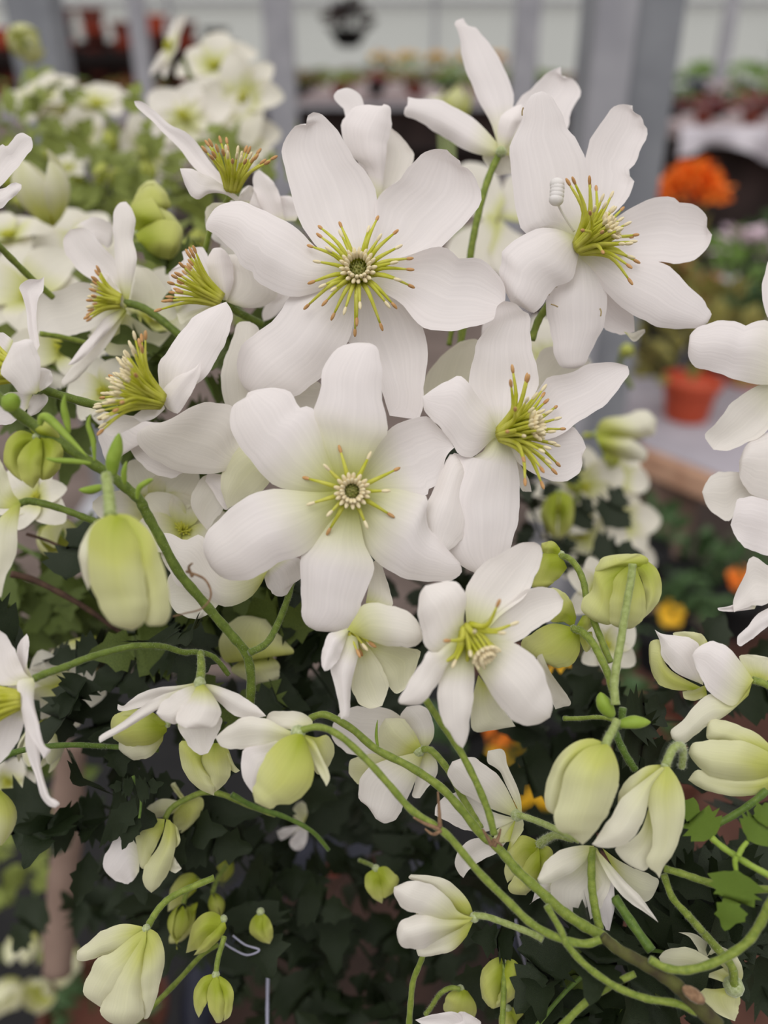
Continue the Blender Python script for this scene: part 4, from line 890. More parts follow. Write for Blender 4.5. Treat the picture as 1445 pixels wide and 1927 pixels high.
SH = [
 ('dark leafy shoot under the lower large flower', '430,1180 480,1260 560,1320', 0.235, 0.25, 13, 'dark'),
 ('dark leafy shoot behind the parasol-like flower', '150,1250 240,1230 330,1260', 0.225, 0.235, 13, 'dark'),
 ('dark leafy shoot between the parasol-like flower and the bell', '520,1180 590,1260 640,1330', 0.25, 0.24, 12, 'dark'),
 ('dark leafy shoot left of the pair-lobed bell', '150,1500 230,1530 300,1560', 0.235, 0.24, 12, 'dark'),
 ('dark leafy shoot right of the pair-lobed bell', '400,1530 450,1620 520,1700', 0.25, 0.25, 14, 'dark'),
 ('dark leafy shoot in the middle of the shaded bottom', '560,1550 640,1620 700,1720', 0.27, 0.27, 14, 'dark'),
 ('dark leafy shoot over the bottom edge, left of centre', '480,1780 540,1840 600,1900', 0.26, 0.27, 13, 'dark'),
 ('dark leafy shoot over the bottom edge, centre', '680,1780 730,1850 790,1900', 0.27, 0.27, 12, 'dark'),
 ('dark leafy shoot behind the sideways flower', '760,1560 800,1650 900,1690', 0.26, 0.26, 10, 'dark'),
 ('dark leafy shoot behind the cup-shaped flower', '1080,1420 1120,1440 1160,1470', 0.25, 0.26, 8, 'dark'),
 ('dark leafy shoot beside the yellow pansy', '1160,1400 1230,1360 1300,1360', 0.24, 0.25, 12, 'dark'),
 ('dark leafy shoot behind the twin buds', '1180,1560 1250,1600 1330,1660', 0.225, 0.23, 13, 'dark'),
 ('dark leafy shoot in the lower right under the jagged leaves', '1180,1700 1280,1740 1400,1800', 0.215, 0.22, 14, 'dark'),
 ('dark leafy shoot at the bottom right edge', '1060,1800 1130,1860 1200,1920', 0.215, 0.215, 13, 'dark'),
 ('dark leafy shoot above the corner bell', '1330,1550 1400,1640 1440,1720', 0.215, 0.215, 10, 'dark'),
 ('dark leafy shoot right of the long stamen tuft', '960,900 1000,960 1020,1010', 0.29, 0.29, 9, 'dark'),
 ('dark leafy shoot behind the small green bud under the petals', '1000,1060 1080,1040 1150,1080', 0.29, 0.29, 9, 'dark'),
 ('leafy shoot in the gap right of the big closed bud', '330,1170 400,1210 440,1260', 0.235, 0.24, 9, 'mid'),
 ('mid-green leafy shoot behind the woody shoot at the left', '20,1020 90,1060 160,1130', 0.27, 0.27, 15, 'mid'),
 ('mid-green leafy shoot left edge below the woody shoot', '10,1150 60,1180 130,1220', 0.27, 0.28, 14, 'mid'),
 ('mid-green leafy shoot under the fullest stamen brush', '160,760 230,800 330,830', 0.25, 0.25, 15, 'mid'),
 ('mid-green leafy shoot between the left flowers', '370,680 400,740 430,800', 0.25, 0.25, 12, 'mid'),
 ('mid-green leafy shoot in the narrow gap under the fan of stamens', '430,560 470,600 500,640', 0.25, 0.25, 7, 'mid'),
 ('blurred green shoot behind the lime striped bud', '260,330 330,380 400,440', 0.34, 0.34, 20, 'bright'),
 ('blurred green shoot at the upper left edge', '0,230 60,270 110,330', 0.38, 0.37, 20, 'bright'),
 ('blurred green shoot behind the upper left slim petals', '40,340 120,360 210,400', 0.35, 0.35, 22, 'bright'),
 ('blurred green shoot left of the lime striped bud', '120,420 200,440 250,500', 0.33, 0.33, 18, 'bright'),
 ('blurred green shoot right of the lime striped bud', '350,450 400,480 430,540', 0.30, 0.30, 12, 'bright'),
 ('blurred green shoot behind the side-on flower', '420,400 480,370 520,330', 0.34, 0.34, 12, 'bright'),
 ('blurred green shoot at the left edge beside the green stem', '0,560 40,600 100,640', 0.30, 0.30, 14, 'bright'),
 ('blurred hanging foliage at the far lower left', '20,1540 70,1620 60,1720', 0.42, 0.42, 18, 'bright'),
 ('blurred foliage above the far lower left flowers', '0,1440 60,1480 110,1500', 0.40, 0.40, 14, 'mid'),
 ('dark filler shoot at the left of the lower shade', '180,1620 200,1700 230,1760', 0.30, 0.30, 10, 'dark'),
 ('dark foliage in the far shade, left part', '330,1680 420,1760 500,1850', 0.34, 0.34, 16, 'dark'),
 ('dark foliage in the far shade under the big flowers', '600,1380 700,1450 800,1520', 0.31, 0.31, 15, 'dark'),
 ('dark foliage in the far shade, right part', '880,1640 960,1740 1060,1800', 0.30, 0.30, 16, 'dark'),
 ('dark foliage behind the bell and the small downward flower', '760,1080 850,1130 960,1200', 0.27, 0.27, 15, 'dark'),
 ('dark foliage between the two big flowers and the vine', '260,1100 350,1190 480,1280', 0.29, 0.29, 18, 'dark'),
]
random.seed(77)
for a in SH: shoot(*a)
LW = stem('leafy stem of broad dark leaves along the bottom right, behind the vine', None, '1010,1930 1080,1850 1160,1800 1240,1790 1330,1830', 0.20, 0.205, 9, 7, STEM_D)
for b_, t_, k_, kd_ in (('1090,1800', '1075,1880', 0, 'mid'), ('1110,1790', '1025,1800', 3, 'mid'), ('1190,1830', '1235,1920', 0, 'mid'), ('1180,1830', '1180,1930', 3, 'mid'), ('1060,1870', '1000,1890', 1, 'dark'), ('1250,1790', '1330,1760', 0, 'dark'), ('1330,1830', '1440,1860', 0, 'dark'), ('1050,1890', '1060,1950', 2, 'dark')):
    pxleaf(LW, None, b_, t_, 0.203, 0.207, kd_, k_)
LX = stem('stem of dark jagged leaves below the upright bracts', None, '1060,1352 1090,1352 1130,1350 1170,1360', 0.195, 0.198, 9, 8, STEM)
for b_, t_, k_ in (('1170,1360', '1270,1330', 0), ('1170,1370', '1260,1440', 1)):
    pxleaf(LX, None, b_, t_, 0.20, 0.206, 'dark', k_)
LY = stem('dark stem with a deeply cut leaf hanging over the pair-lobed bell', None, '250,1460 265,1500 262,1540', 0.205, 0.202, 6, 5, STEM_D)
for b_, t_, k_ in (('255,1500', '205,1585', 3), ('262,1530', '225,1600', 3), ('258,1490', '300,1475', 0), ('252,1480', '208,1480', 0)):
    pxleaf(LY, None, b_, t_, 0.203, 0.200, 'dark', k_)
# ================================================================ blurred blossoms further back
def gen_petal_mesh(name, seed, openness, green, kind):
    """unit petal along +X rising with z; openness 0 closed .. 1 flat"""
    rnd = random.Random(seed); NR, NC = 10, 8; vs = []; fs = []; gv = []; uv = []
    wv = 0.35 if kind == 'open' else 0.34
    for i in range(NR+1):
        v = i/NR; w = wv*(math.sin(math.pi*min(v**0.8, 1)*0.93+0.08))**0.75 if v < 1 else 0.05
        if kind == 'open':
            r = 0.05+0.95*v; z = 0.30*(1-openness)*v + 0.10*math.sin(math.pi*v)*(1 if openness < 0.9 else -0.5) + rnd.uniform(-.01, .01)
        else:
            r = 0.04 + 0.33*math.sin(math.pi*min(v*0.95, 1))**0.8 + openness*0.35*v*v; z = v
        for j in range(NC+1):
            n = 2*j/NC-1
            if kind == 'open': vs.append((r, n*w, z + 0.10*n*n*w*3)); 
            else:
                a = n*R(46)*(w/wv); vs.append((r*math.cos(a), r*math.sin(a), z))
            gv.append(min(1, green[0] + green[1]*max(0, 1-v/green[2])**1.2 + (0.15*(1-abs(n)) if kind != 'open' else 0))); uv.append((j/NC, v))
    for i in range(NR):
        for j in range(NC): fs.append((i*(NC+1)+j, i*(NC+1)+j+1, (i+1)*(NC+1)+j+1, (i+1)*(NC+1)+j))
    me = mesh(name, vs, fs); ul = me.uv_layers.new(name='UVMap')
    for lp in me.loops: ul.data[lp.index].uv = uv[lp.vertex_index]
    at = me.attributes.new('green', 'FLOAT', 'POINT'); at.data.foreach_set('value', gv); me.materials.append(PETAL)
    return me
PM = {'open': gen_petal_mesh('petal', 1, 0.5, (0.14, 0.62, 0.5), 'open'), 'flat': gen_petal_mesh('petal', 2, 0.9, (0.08, 0.6, 0.4), 'open'),
      'bell': gen_petal_mesh('petal', 3, 0.6, (0.22, 0.6, 0.6), 'bud'), 'bud': gen_petal_mesh('petal', 4, -0.75, (0.66, 0.3, 0.7), 'bud'), 'bells': gen_petal_mesh('petal', 5, 0.15, (0.4, 0.5, 0.7), 'bud')}
tm = MB(); rnd = random.Random(5)
for k in range(22):
    a = k*2.4; th = 0.25+0.5*k/22; tm.tube([Vector((0, 0, 0)), Vector((math.sin(th)*math.cos(a)*0.3, math.sin(th)*math.sin(a)*0.2, 0.24*math.cos(th)))], [0.022, 0.016], 5)
TUFT = mesh('stamen_tuft', tm.v, tm.f); TUFT.materials.append(FIL)
def pflower(label, x, y, D, axis, diam, kind='flat', n=6, cat='flower', group=None, name='clematis_flower', tuft=True, spin=0, st=None):
    """diam in photo pixels"""
    p = W(x, y, D); a = camv(axis); q = a.to_track_quat('Z', 'Y'); sc_ = diam*0.5/F_PX*dmap(D) if kind in ('flat', 'open') else diam/F_PX*dmap(D)
    m = Matrix.Translation(p) @ q.to_matrix().to_4x4() @ Matrix.Rotation(spin, 4, 'Z')
    root = empty(name, p, label, cat, group); root.matrix_world = m; reg(root, m)
    for k in range(n):
        o = bpy.data.objects.new('petal', PM[kind]); COL.objects.link(o); o.parent = root
        s = sc_*random.uniform(.88, 1.1)
        o.matrix_basis = Matrix.Translation((0, 0, 0.0006*(k % 2))) @ Matrix.Rotation(2*math.pi*k/n+random.uniform(-.12, .12), 4, 'Z') @ Matrix.Rotation(random.uniform(-.12, .12), 4, 'Y') @ Matrix.Diagonal((s, s*(1 if kind not in ('open', 'flat') else random.uniform(.95, 1.25)), s, 1))
        WM[o.name] = m
    if tuft and kind in ('flat', 'open', 'bell'):
        o = bpy.data.objects.new('stamen_tuft', TUFT); COL.objects.link(o); o.parent = root; o.matrix_basis = Matrix.Diagonal((sc_, sc_, sc_, 1))
    if st:
        stalk(root, None, st, D, D*1.02 if D < 0.38 else (0.38 if x < 600 else 0.30), 9, 9, STEM)
    return root
random.seed(11)
PF = [
 # label, x, y, D, axis, diam, kind
 ('small lime-cream flower standing alone at the top left before the grey post', 62, 95, 0.42, (0.1, -0.2, 0.9), 84, 'bells', '50,130 42,165 40,210 60,270'),
 ('blurred white flower near the top, tilted, with a yellow-green eye', 325, 90, 0.36, (-0.75, 0.25, 0.6), 150, 'flat', '345,110 360,150 375,190'),
 ('blurred flower facing left-down at the right end of the upper row', 462, 190, 0.36, (-0.25, 0.0, 0.95), 177, 'open', None),
 ('blurred cream flower above the lime-eyed one', 405, 130, 0.40, (0, 0.3, 0.9), 153, 'open', None),
 ('blurred cream flower with visible eye in the middle of the upper cluster', 348, 225, 0.35, (0.05, 0.1, 1), 175, 'flat', None),
 ('blurred white flower below the lime-eyed one, at the end of the cluster', 450, 275, 0.36, (0.1, 0.1, 0.95), 182, 'open', None),
 ('blurred white flower under the one with visible eye, half turned', 290, 285, 0.37, (-0.2, -0.4, 0.8), 153, 'open', None),
 ('blurred cream flower leftmost of the upper cluster', 80, 195, 0.40, (-0.1, 0.5, 0.8), 141, 'open', None),
 ('blurred cream flower second from left in the upper cluster', 135, 215, 0.40, (-0.05, 0.6, 0.7), 147, 'open', None),
 ('blurred cream flower in the middle left of the upper cluster', 185, 205, 0.39, (0.1, 0.6, 0.7), 153, 'open', None),
 ('blurred yellowish flower low in the middle left of the upper cluster', 160, 255, 0.37, (0, -0.3, 0.9), 106, 'open', None),
 ('blurred small white flower amid buds at the upper left', 130, 320, 0.34, (0, 0.4, 0.8), 70, 'open', None),
 ('soft white flower opening upward at the left, before the green shoots', 100, 425, 0.27, (-0.15, 0.8, 0.4), 120, 'bell', None),
 ('soft white flower at the left edge behind the upper stem', 20, 450, 0.28, (0, 0.6, 0.7), 153, 'open', None),
 ('cream flower behind the left profile flower, left part', 60, 560, 0.27, (0.1, 0.4, 0.9), 224, 'open', None),
 ('blurred white flower behind the narrow upright petal', 160, 470, 0.29, (0.1, 0.5, 0.8), 188, 'open', None),
 ('pale green-white flower behind the left profile flower, right part', 290, 600, 0.262, (0.1, 0.3, 0.9), 247, 'open', None),
 ('soft pale flower between the profile flower and the stamen brush', 120, 660, 0.255, (0.1, 0.2, 0.9), 200, 'open', None),
 ('soft white flower low behind the long slim petals', 200, 740, 0.24, (-0.2, 0.2, 0.9), 153, 'open', None),
 ('pale green flower behind the vine, right of the big closed bud', 290, 950, 0.225, (0.1, -0.4, 0.9), 224, 'open', None),
 ('pale green flower behind the vine, below the spread pale petals', 345, 1000, 0.222, (0.2, 0.3, 0.9), 188, 'open', None),
 ('cream flower in the shade behind the round grey-green bud', 70, 940, 0.235, (0, 0.3, 0.9), 141, 'open', None),
 ('small blurred pale flower left of the big closed bud', 110, 990, 0.25, (0.3, -0.4, 0.8), 90, 'bells', None),
 ('blurred drooping bell below the left-edge curled-petal flower hub', 95, 1350, 0.23, (-0.1, -0.9, 0.3), 90, 'bell', None),
 ('blurred pale flower between the left hub and the dark leaves', 120, 1290, 0.24, (0, -0.3, 0.9), 177, 'open', None),
 ('blurred pale bell left of the dark shaded gap', 185, 1200, 0.25, (-0.5, -0.7, 0.4), 110, 'bell', None),
 ('blurred white flower low at the left edge', 15, 1470, 0.26, (0.3, 0, 0.9), 106, 'open', None),
 ('lime sepal bud cut by the left edge', -15, 1480, 0.185, (0.1, -0.95, 0.2), 110, 'bells', None),
 ('far blurred white flower at the lower left edge, upper one', 50, 1740, 0.42, (0, -0.8, 0.4), 64, 'bell', None),
 ('far blurred white flower at the lower left, by the wooden stake', 130, 1775, 0.42, (0.1, -0.5, 0.8), 64, 'bell', None),
 ('far blurred white flower at the lower left, nearest the corner', 30, 1840, 0.42, (0, -0.3, 0.9), 64, 'bell', None),
 ('far blurred pale flower between the corner and the pale bell bud', 85, 1860, 0.42, (0.1, 0.3, 0.9), 64, 'bell', None),
 ('blurred white flower at the top of the right-hand cluster', 1030, 690, 0.31, (0.2, 0.2, 0.9), 177, 'open', None),
 ('blurred white flower in the right-hand cluster, under the lime-white bud', 1090, 920, 0.32, (0.2, 0.1, 0.9), 177, 'open', None),
 ('blurred white flower at the right end of the right-hand cluster', 1160, 900, 0.33, (0.4, 0.1, 0.9), 129, 'open', None),
 ('blurred white flower in the middle of the right-hand cluster', 1165, 985, 0.33, (0.1, 0.2, 0.9), 153, 'open', None),
 ('blurred white flower low in the right-hand cluster', 1095, 1000, 0.32, (0, -0.1, 0.9), 177, 'open', None),
 ('blurred white flower at the foot of the right-hand cluster', 1175, 1035, 0.34, (0.1, 0.1, 0.9), 118, 'open', None),
 ('blurred cream flower behind the striped lime bud', 1050, 960, 0.315, (0, 0.1, 0.9), 129, 'open', None),
 ('blurred white flower behind the round bud with the straight stalk', 1120, 1110, 0.25, (0.1, 0.1, 0.9), 129, 'open', None),
 ('blurred white flower between the bud stalks', 1135, 1215, 0.24, (0.2, 0.1, 0.9), 129, 'open', None),
 ('blurred cream bud behind the bare stalk of the highest flower', 845, 240, 0.42, (0.2, 0.8, 0.4), 70, 'bells', '845,240 850,290 848,350 850,420 900,440'),
 ('far white flower blurred behind the petals at the upper centre', 830, 200, 0.46, (0.1, 0.6, 0.7), 70, 'open', '830,200 832,260 836,330 840,420 880,470'),
]
for l_, x, y, D_, ax, dm, kd, st_ in PF:
    pflower(l_, x, y, D_, ax, dm, kd, 6 if kd in ('flat', 'open') else 5, 'flower', None, 'clematis_flower', spin=random.uniform(0, 6), st=st_)
# small unopened buds, each its own
PB = [(190, 320, .33, 58), (225, 345, .34, 50), (120, 385, .32, 52), (160, 350, .35, 45), (60, 330, .36, 50), (215, 290, .37, 50), (285, 345, .34, 48), (370, 450, .29, 55),
      (350, 490, .28, 45), (30, 310, .36, 46), (300, 400, .33, 44), (110, 300, .37, 44), (245, 420, .31, 45), (60, 380, .33, 48), (270, 320, .36, 46), (20, 360, .35, 44), (1075, 775, .31, 60),
      (1175, 660, .33, 45), (1090, 930, .31, 56), (1140, 880, .32, 50), (345, 1700, .23, 70), (430, 1610, .25, 50), (400, 1680, .24, 48), (150, 1250, .25, 55)]
BW = ['upright', 'tilted', 'round', 'narrow', 'half-hidden', 'plump']
where = ['beneath the middle left of the upper cluster', 'below the cream flowers of the upper cluster', 'left among the green shoots, mid height', 'just left of the brightest small bud', 'near the left edge above the slim petals', 'right under the upper cluster',
         'between the upper cluster and the lime striped bud', 'right of the lime striped bud', 'below right of the lime striped bud', 'beside the left edge, highest of the buds there', 'just above the lime striped bud', 'at the foot of the leftmost cream flowers',
         'left of the lime striped bud', 'above the soft white flower at the left', 'below the half-turned white flower', 'at the left edge above the soft white flower', 'above the blurred lime-white bud on the right', 'by the grey post foot, right of centre',
         'inside the right-hand cluster, upper part', 'inside the right-hand cluster, beside its right end', 'above the hanging yellow-green bud, in shade', 'in the shade right of the pair-lobed bell', 'between the shaded buds lower left', 'in the gap left of the dark leaves']
for i, (x, y, D_, s_) in enumerate(PB):
    pflower('small blurred lime bud ' + where[i], x, y, D_, (random.uniform(-.5, .5), random.uniform(-.2, 1) if y < 1000 else -0.8, 0.35), s_, 'bud', 4, 'flower bud', None, 'clematis_bud', False, random.uniform(0, 6),
            '%d,%d %d,%d %d,%d' % (x, y, x+random.randint(-12, 12), y+25, x+random.randint(-25, 25), y+70) if y < 1000 else '%d,%d %d,%d %d,%d' % (x, y, x+8, y-25, x+25, y-50))
# ================================================================ the greenhouse round the plant
def simple(name, c1, c2, scale=8, rough=0.6, metal=0, bump=0):
    m = organic(name, c1, c2, scale, rough, 0, 0, bump); m.node_tree.nodes
    for n in m.node_tree.nodes:
        if n.type == 'BSDF_PRINCIPLED': n.inputs['Metallic'].default_value = metal
    return m
CONC = simple('concrete_floor', S(92, 80, 74), S(118, 104, 98), 6, 0.9)
SOIL = simple('dark_soil', S(34, 26, 22), S(60, 42, 36), 14, 0.95)
STEEL = simple('galvanised_steel', S(160, 160, 168), S(184, 184, 190), 10, 0.5, 0.1)
STEEL_D = simple('galvanised_steel_dull', S(130, 133, 140), S(154, 157, 163), 10, 0.5, 0.1)
TERRA = simple('terracotta_plastic', S(176, 70, 44), S(196, 84, 54), 12, 0.5)
TERRA_D = simple('terracotta_dark', S(104, 52, 44), S(132, 66, 52), 12, 0.6)
BLACKP = simple('black_plastic', S(18, 18, 20), S(28, 27, 28), 20, 0.8)
BROWNP = simple('brown_clay', S(70, 40, 30), S(96, 54, 40), 20, 0.8)
NAVY = simple('dark_blue_plastic', S(24, 26, 38), S(32, 34, 50), 20, 0.4)
WOOD = organic('weathered_wood', S(168, 128, 104), S(196, 158, 132), 30, 0.8, 0, 0, 0.002)
WOOD_G = organic('grey_wood', S(118, 98, 88), S(140, 118, 106), 30, 0.85, 0, 0, 0.002)
CLOTH = simple('white_cloth', S(214, 208, 214), S(196, 190, 198), 5, 0.9)
BENCH = simple('bench_top', S(150, 134, 136), S(170, 154, 154), 8, 0.8)
F_OR = organic('orange_petals', S(250, 118, 30), S(255, 150, 50), 60, 0.6)
F_YE = organic('yellow_petals', S(240, 180, 20), S(250, 200, 60), 60, 0.6)
F_RE = organic('red_foliage', S(120, 40, 50), S(150, 70, 70), 30, 0.6)
F_PI = organic('pink_petals', S(216, 190, 206), S(236, 214, 224), 30, 0.6)
F_PU = organic('purple_petals', S(74, 56, 110), S(96, 78, 140), 30, 0.6)
F_BR = organic('brown_foliage', S(176, 112, 84), S(196, 136, 100), 30, 0.6)
F_GR = organic('grass_green', S(104, 136, 62), S(136, 166, 90), 30, 0.6)
F_GD = organic('deep_green', S(52, 78, 50), S(84, 108, 64), 30, 0.6)
F_OL = organic('olive_foliage', S(118, 116, 56), S(150, 140, 74), 30, 0.6)
def struct(name, mb, mat, smooth=False):
    o = mb.build(name, mat, None, smooth); o['kind'] = 'structure'; return o
FLOORZ = 0.0
struct('floor', MB().box((0, 9, -0.05), (14, 14, 0.05)), CONC)
def wall_mat():
    m, nt, N = nodes('polycarbonate'); L = nt.links.new
    out = N('ShaderNodeOutputMaterial'); tx = N('ShaderNodeTexCoord'); wv = N('ShaderNodeTexWave'); wv.inputs['Scale'].default_value = 6; wv.inputs['Distortion'].default_value = 0
    L(tx.outputs['Object'], wv.inputs[0])
    rp = N('ShaderNodeValToRGB'); ramp(rp, [(0, S(232, 236, 232)), (1, S(242, 246, 242))]); L(wv.outputs['Color'], rp.inputs[0])
    d = N('ShaderNodeBsdfDiffuse'); t = N('ShaderNodeBsdfTranslucent'); L(rp.outputs[0], d.inputs[0]); L(rp.outputs[0], t.inputs[0])
    ms = N('ShaderNodeMixShader'); ms.inputs[0].default_value = 0.55; L(d.outputs[0], ms.inputs[1]); L(t.outputs[0], ms.inputs[2]); L(ms.outputs[0], out.inputs[0])
    return m
POLY = wall_mat()
YB_ = 19.0
wm_ = mesh('wall_back', [(-14, YB_, 0), (14, YB_, 0), (14, YB_, 6), (-14, YB_, 6)], [(0, 1, 2, 3)], False)
wo_ = link('wall_back', wm_, None, POLY); wo_['kind'] = 'structure'
tr = MB()
for x in (-11.5, -9.2, -6.6, -4.2, -1.9, 1.0, 2.9, 4.9, 7.8, 10.5): tr.box((x, YB_-0.08, 3), (0.03, 0.05, 3))
tr.box((0, YB_-0.08, 2.1), (14, 0.05, 0.03)); tr.box((0, YB_-0.08, 0.3), (14, 0.05, 0.3))
struct('trim_1', tr, STEEL)
# steel posts stand at floor positions
def post(label, xtop, ytop, dist, w, mat, gap=0):
    p = WY(xtop, ytop, dist); root = empty('steel_post', (p.x, dist, 0), label, 'post'); reg(root, Matrix.Translation((p.x, dist, 0)))
    h = w/2
    MB().box((p.x, dist, 1.7), (h, h, 1.7)).build('upright', mat, root, False)
    MB().box((p.x, dist, 0.01), (h*2, h*2, 0.01)).build('base_plate', STEEL, root, False)
    return root
post('dark grey steel post at the upper left edge', 80, 100, 2.3, 0.105, STEEL_D)
post('thin grey post behind the tilted white flower at the top', 262, 60, 4.6, 0.075, STEEL)
post('slim grey post in the middle left of the background', 527, 100, 3.2, 0.095, STEEL)
post('pale post behind the highest flower', 990, 60, 4.4, 0.11, STEEL)
gp = post('wide galvanised post behind the notched flower', 1165, 200, 1.45, 0.125, STEEL_D)
p_ = WY(1126, 200, 1.43); MB().box((p_.x, 1.385, 1.7), (0.028, 0.012, 1.7)).build('flange', STEEL, gp, False)
post('thin post at the top right of the background', 1370, 50, 7.5, 0.09, STEEL)

def clump(mb, c, rx, rz, n, ls, rnd):
    for k in range(n):
        a = rnd.uniform(0, 6.283); el = rnd.uniform(0.0, 1.4); q = Vector((rx*math.cos(a)*math.cos(el), rx*math.sin(a)*math.cos(el), rz*math.sin(el)))*rnd.uniform(.6, 1)
        d = (q.normalized()+Vector((rnd.uniform(-.5, .5), rnd.uniform(-.5, .5), rnd.uniform(-.2, .6)))).normalized(); s = ls*rnd.uniform(.7, 1.3)
        u = d.orthogonal().normalized(); u = Matrix.Rotation(rnd.uniform(0, 6.28), 3, d) @ u; p = c+q
        mb.add([p, p+d*s*0.5+u*s*0.28, p+d*s-Vector((0, 0, s*.15)), p+d*s*0.5-u*s*0.28, p+d*s*.5+Vector((0, 0, s*.12))], [(0, 1, 4), (1, 2, 4), (2, 3, 4), (3, 0, 4)])
def clump_mesh(seed, n=46, ls=0.45, rz=0.9, mat=None, name='foliage'):
    rnd = random.Random(seed); mb = MB(); clump(mb, Vector((0, 0, 0.1)), 0.8, rz, n, ls, rnd)
    me = mesh(name, mb.v, mb.f, False); me.materials.append(mat); return me
potm = MB(); potm.lathe((0, 0, 0), [(0.0, 0.0), (0.7, 0.0), (0.9, 1.15), (1.0, 1.15), (1.0, 1.4), (0.9, 1.4), (0.85, 1.2), (0, 1.2)], 20)
POTS = {}
def pot_mesh(mat):
    if mat.name not in POTS:
        me = mesh('pot', potm.v, potm.f, False); me.materials.append(mat); POTS[mat.name] = me
    return POTS[mat.name]
CL = {}
def foliage(mat, k=0, **kw):
    key = (mat.name, k)
    if key not in CL: CL[key] = clump_mesh(k+3, mat=mat, **kw)
    return CL[key]
def potted(label, p, r, pot, fol, bloom=None, cat='potted plant', group=None, fs=1.7, k=0, name='potted_plant', fz=1.0):
    m = Matrix.Translation(p); root = empty(name, p, label, cat, group); reg(root, m)
    def ch(nm, me, off, s, sz=None):
        o = bpy.data.objects.new(nm, me); COL.objects.link(o); o.parent = root; o.matrix_basis = Matrix.Translation(off) @ Matrix.Rotation(random.uniform(0, 6), 4, 'Z') @ Matrix.Diagonal((s, s, sz or s, 1)); WM[o.name] = m; return o
    ch('pot', pot_mesh(pot), (0, 0, 0), r)
    ch('foliage', foliage(fol, k), (0, 0, 1.15*r), r*fs, r*fs*fz)
    if bloom: ch('blossom', foliage(bloom, 7+k), (0, 0, (1.15+0.8*fs*fz)*r), r*fs*0.7, r*fs*0.45)
    return root
def table(label, x0, x1, y0, y1, top, mat=BENCH, legs=True, name='growing_bench', skirt=None):
    c = ((x0+x1)/2, (y0+y1)/2, 0); root = empty(name, c, label, 'bench'); reg(root, Matrix.Translation(c))
    MB().box((c[0], c[1], top-0.03), ((x1-x0)/2, (y1-y0)/2, 0.03)).build('bench_top', mat, root, False)
    for x in (x0+0.08, x1-0.08):
        for y in (y0+0.08, y1-0.08): MB().box((x, y, (top-0.06)/2), (0.025, 0.025, (top-0.06)/2)).build('leg', BLACKP, root, False)
    MB().box((c[0], c[1], 0.25), ((x1-x0)/2-0.05, (y1-y0)/2-0.05, 0.012)).build('lower_shelf', BLACKP, root, False)
    return root
random.seed(21)
ORD = ['leftmost', 'second from left', 'third from left', 'fourth from left', 'fifth from left', 'sixth from left', 'seventh from left', 'eighth from left', 'ninth from left', 'tenth from left', 'rightmost']
def added_dark_panel(root, x0, x1, y, z0, z1): MB().box(((x0+x1)/2, y, (z0+z1)/2), ((x1-x0)/2, 0.01, (z1-z0)/2)).build('added_dark_panel', DARKP, root, False)
DARKP = simple('dark_brown_panel', S(50, 40, 38), S(70, 56, 54), 5, 0.9)  # dark tone stands in for under-bench shade; basket foliage shares it
T1z = 0.80
tb = table('long bench of seedlings in the middle distance', -1.6, 2.35, 10.3, 15.0, T1z)
added_dark_panel(tb, -1.6, 2.35, 10.5, 0.05, 0.68)  # added sheet, its dark colour stands in for shade below the seedlings
rows = ['front', 'second', 'middle', 'fourth', 'back']
for r_ in range(5):
    for c_ in range(9):
        nm, mt = [('grass-green', F_GR), ('red-leaved', F_RE), ('olive', F_OL), ('deep green', F_GD), ('grass-green', F_GR)][(c_*2+r_*3 + (c_*r_) % 2) % 5]
        bl = F_YE if (r_ == 4 and c_ >= 3) else None
        nm2 = 'yellow-blooming' if bl else nm
        potted('%s seedling, %s in the %s row of the middle-distance bench' % (nm2, ORD[c_] if c_ < 8 else 'rightmost', rows[r_]), Vector((-1.4+c_*0.44+random.uniform(-.03, .03), 10.6+r_*0.98, T1z)), 0.10, BLACKP if c_ % 2 else TERRA_D, mt, bl, group='seedlings on the middle-distance bench', fs=2.9, k=c_ % 3, fz=0.35 if not bl else 0.8)
tb = table('bench of bedding plants behind the right-hand flowers', 1.75, 4.2, 5.4, 7.2, 0.86)
added_dark_panel(tb, 1.75, 4.2, 5.55, 0.05, 0.78)  # dark sheet added in place of the shade beneath this bench
for r_ in range(3):
    for c_ in range(8):
        mt, bl = [(F_RE, None), (F_GD, F_PI if c_ % 2 else None), (F_GR, F_PU if c_ == 1 else None)][r_]
        what = {F_RE.name: 'red-leaved', F_GD.name: 'dark green', F_GR.name: 'fresh green'}[mt.name] + (' purple-blooming' if bl is F_PU else ' pink-blooming' if bl is F_PI else '')
        potted('%s bedding plant, %s in the %s row of the cloth-draped bench' % (what, ORD[c_] if c_ < 7 else 'rightmost', ['front', 'middle', 'rear'][r_]), Vector((1.95+c_*0.29, 5.6+r_*0.6, 0.86)), 0.065, TERRA_D if r_ == 0 else BLACKP, mt, bl, group='bedding plants on the cloth-draped bench', fs=2.5, k=c_ % 3, fz=0.5)
table('far bench of green plants at the right', 2.9, 7.3, 9.0, 12.0, 0.8)
for r_ in range(2):
    for c_ in range(8):
        mt = F_BR if c_ in (2, 3) and r_ == 0 else F_GR
        potted('%s plant, %s in the %s row of the far right bench' % ('brown-leaved' if mt is F_BR else 'leafy green', ORD[c_] if c_ < 7 else 'rightmost', ['near', 'far'][r_]), Vector((3.2+c_*0.46, 9.4+r_*1.4, 0.8)), 0.11, BLACKP, mt, None, group='plants on the far right bench', fs=2.5, k=c_ % 3, fz=0.7)
cv = []; cf = []; nx_ = 40
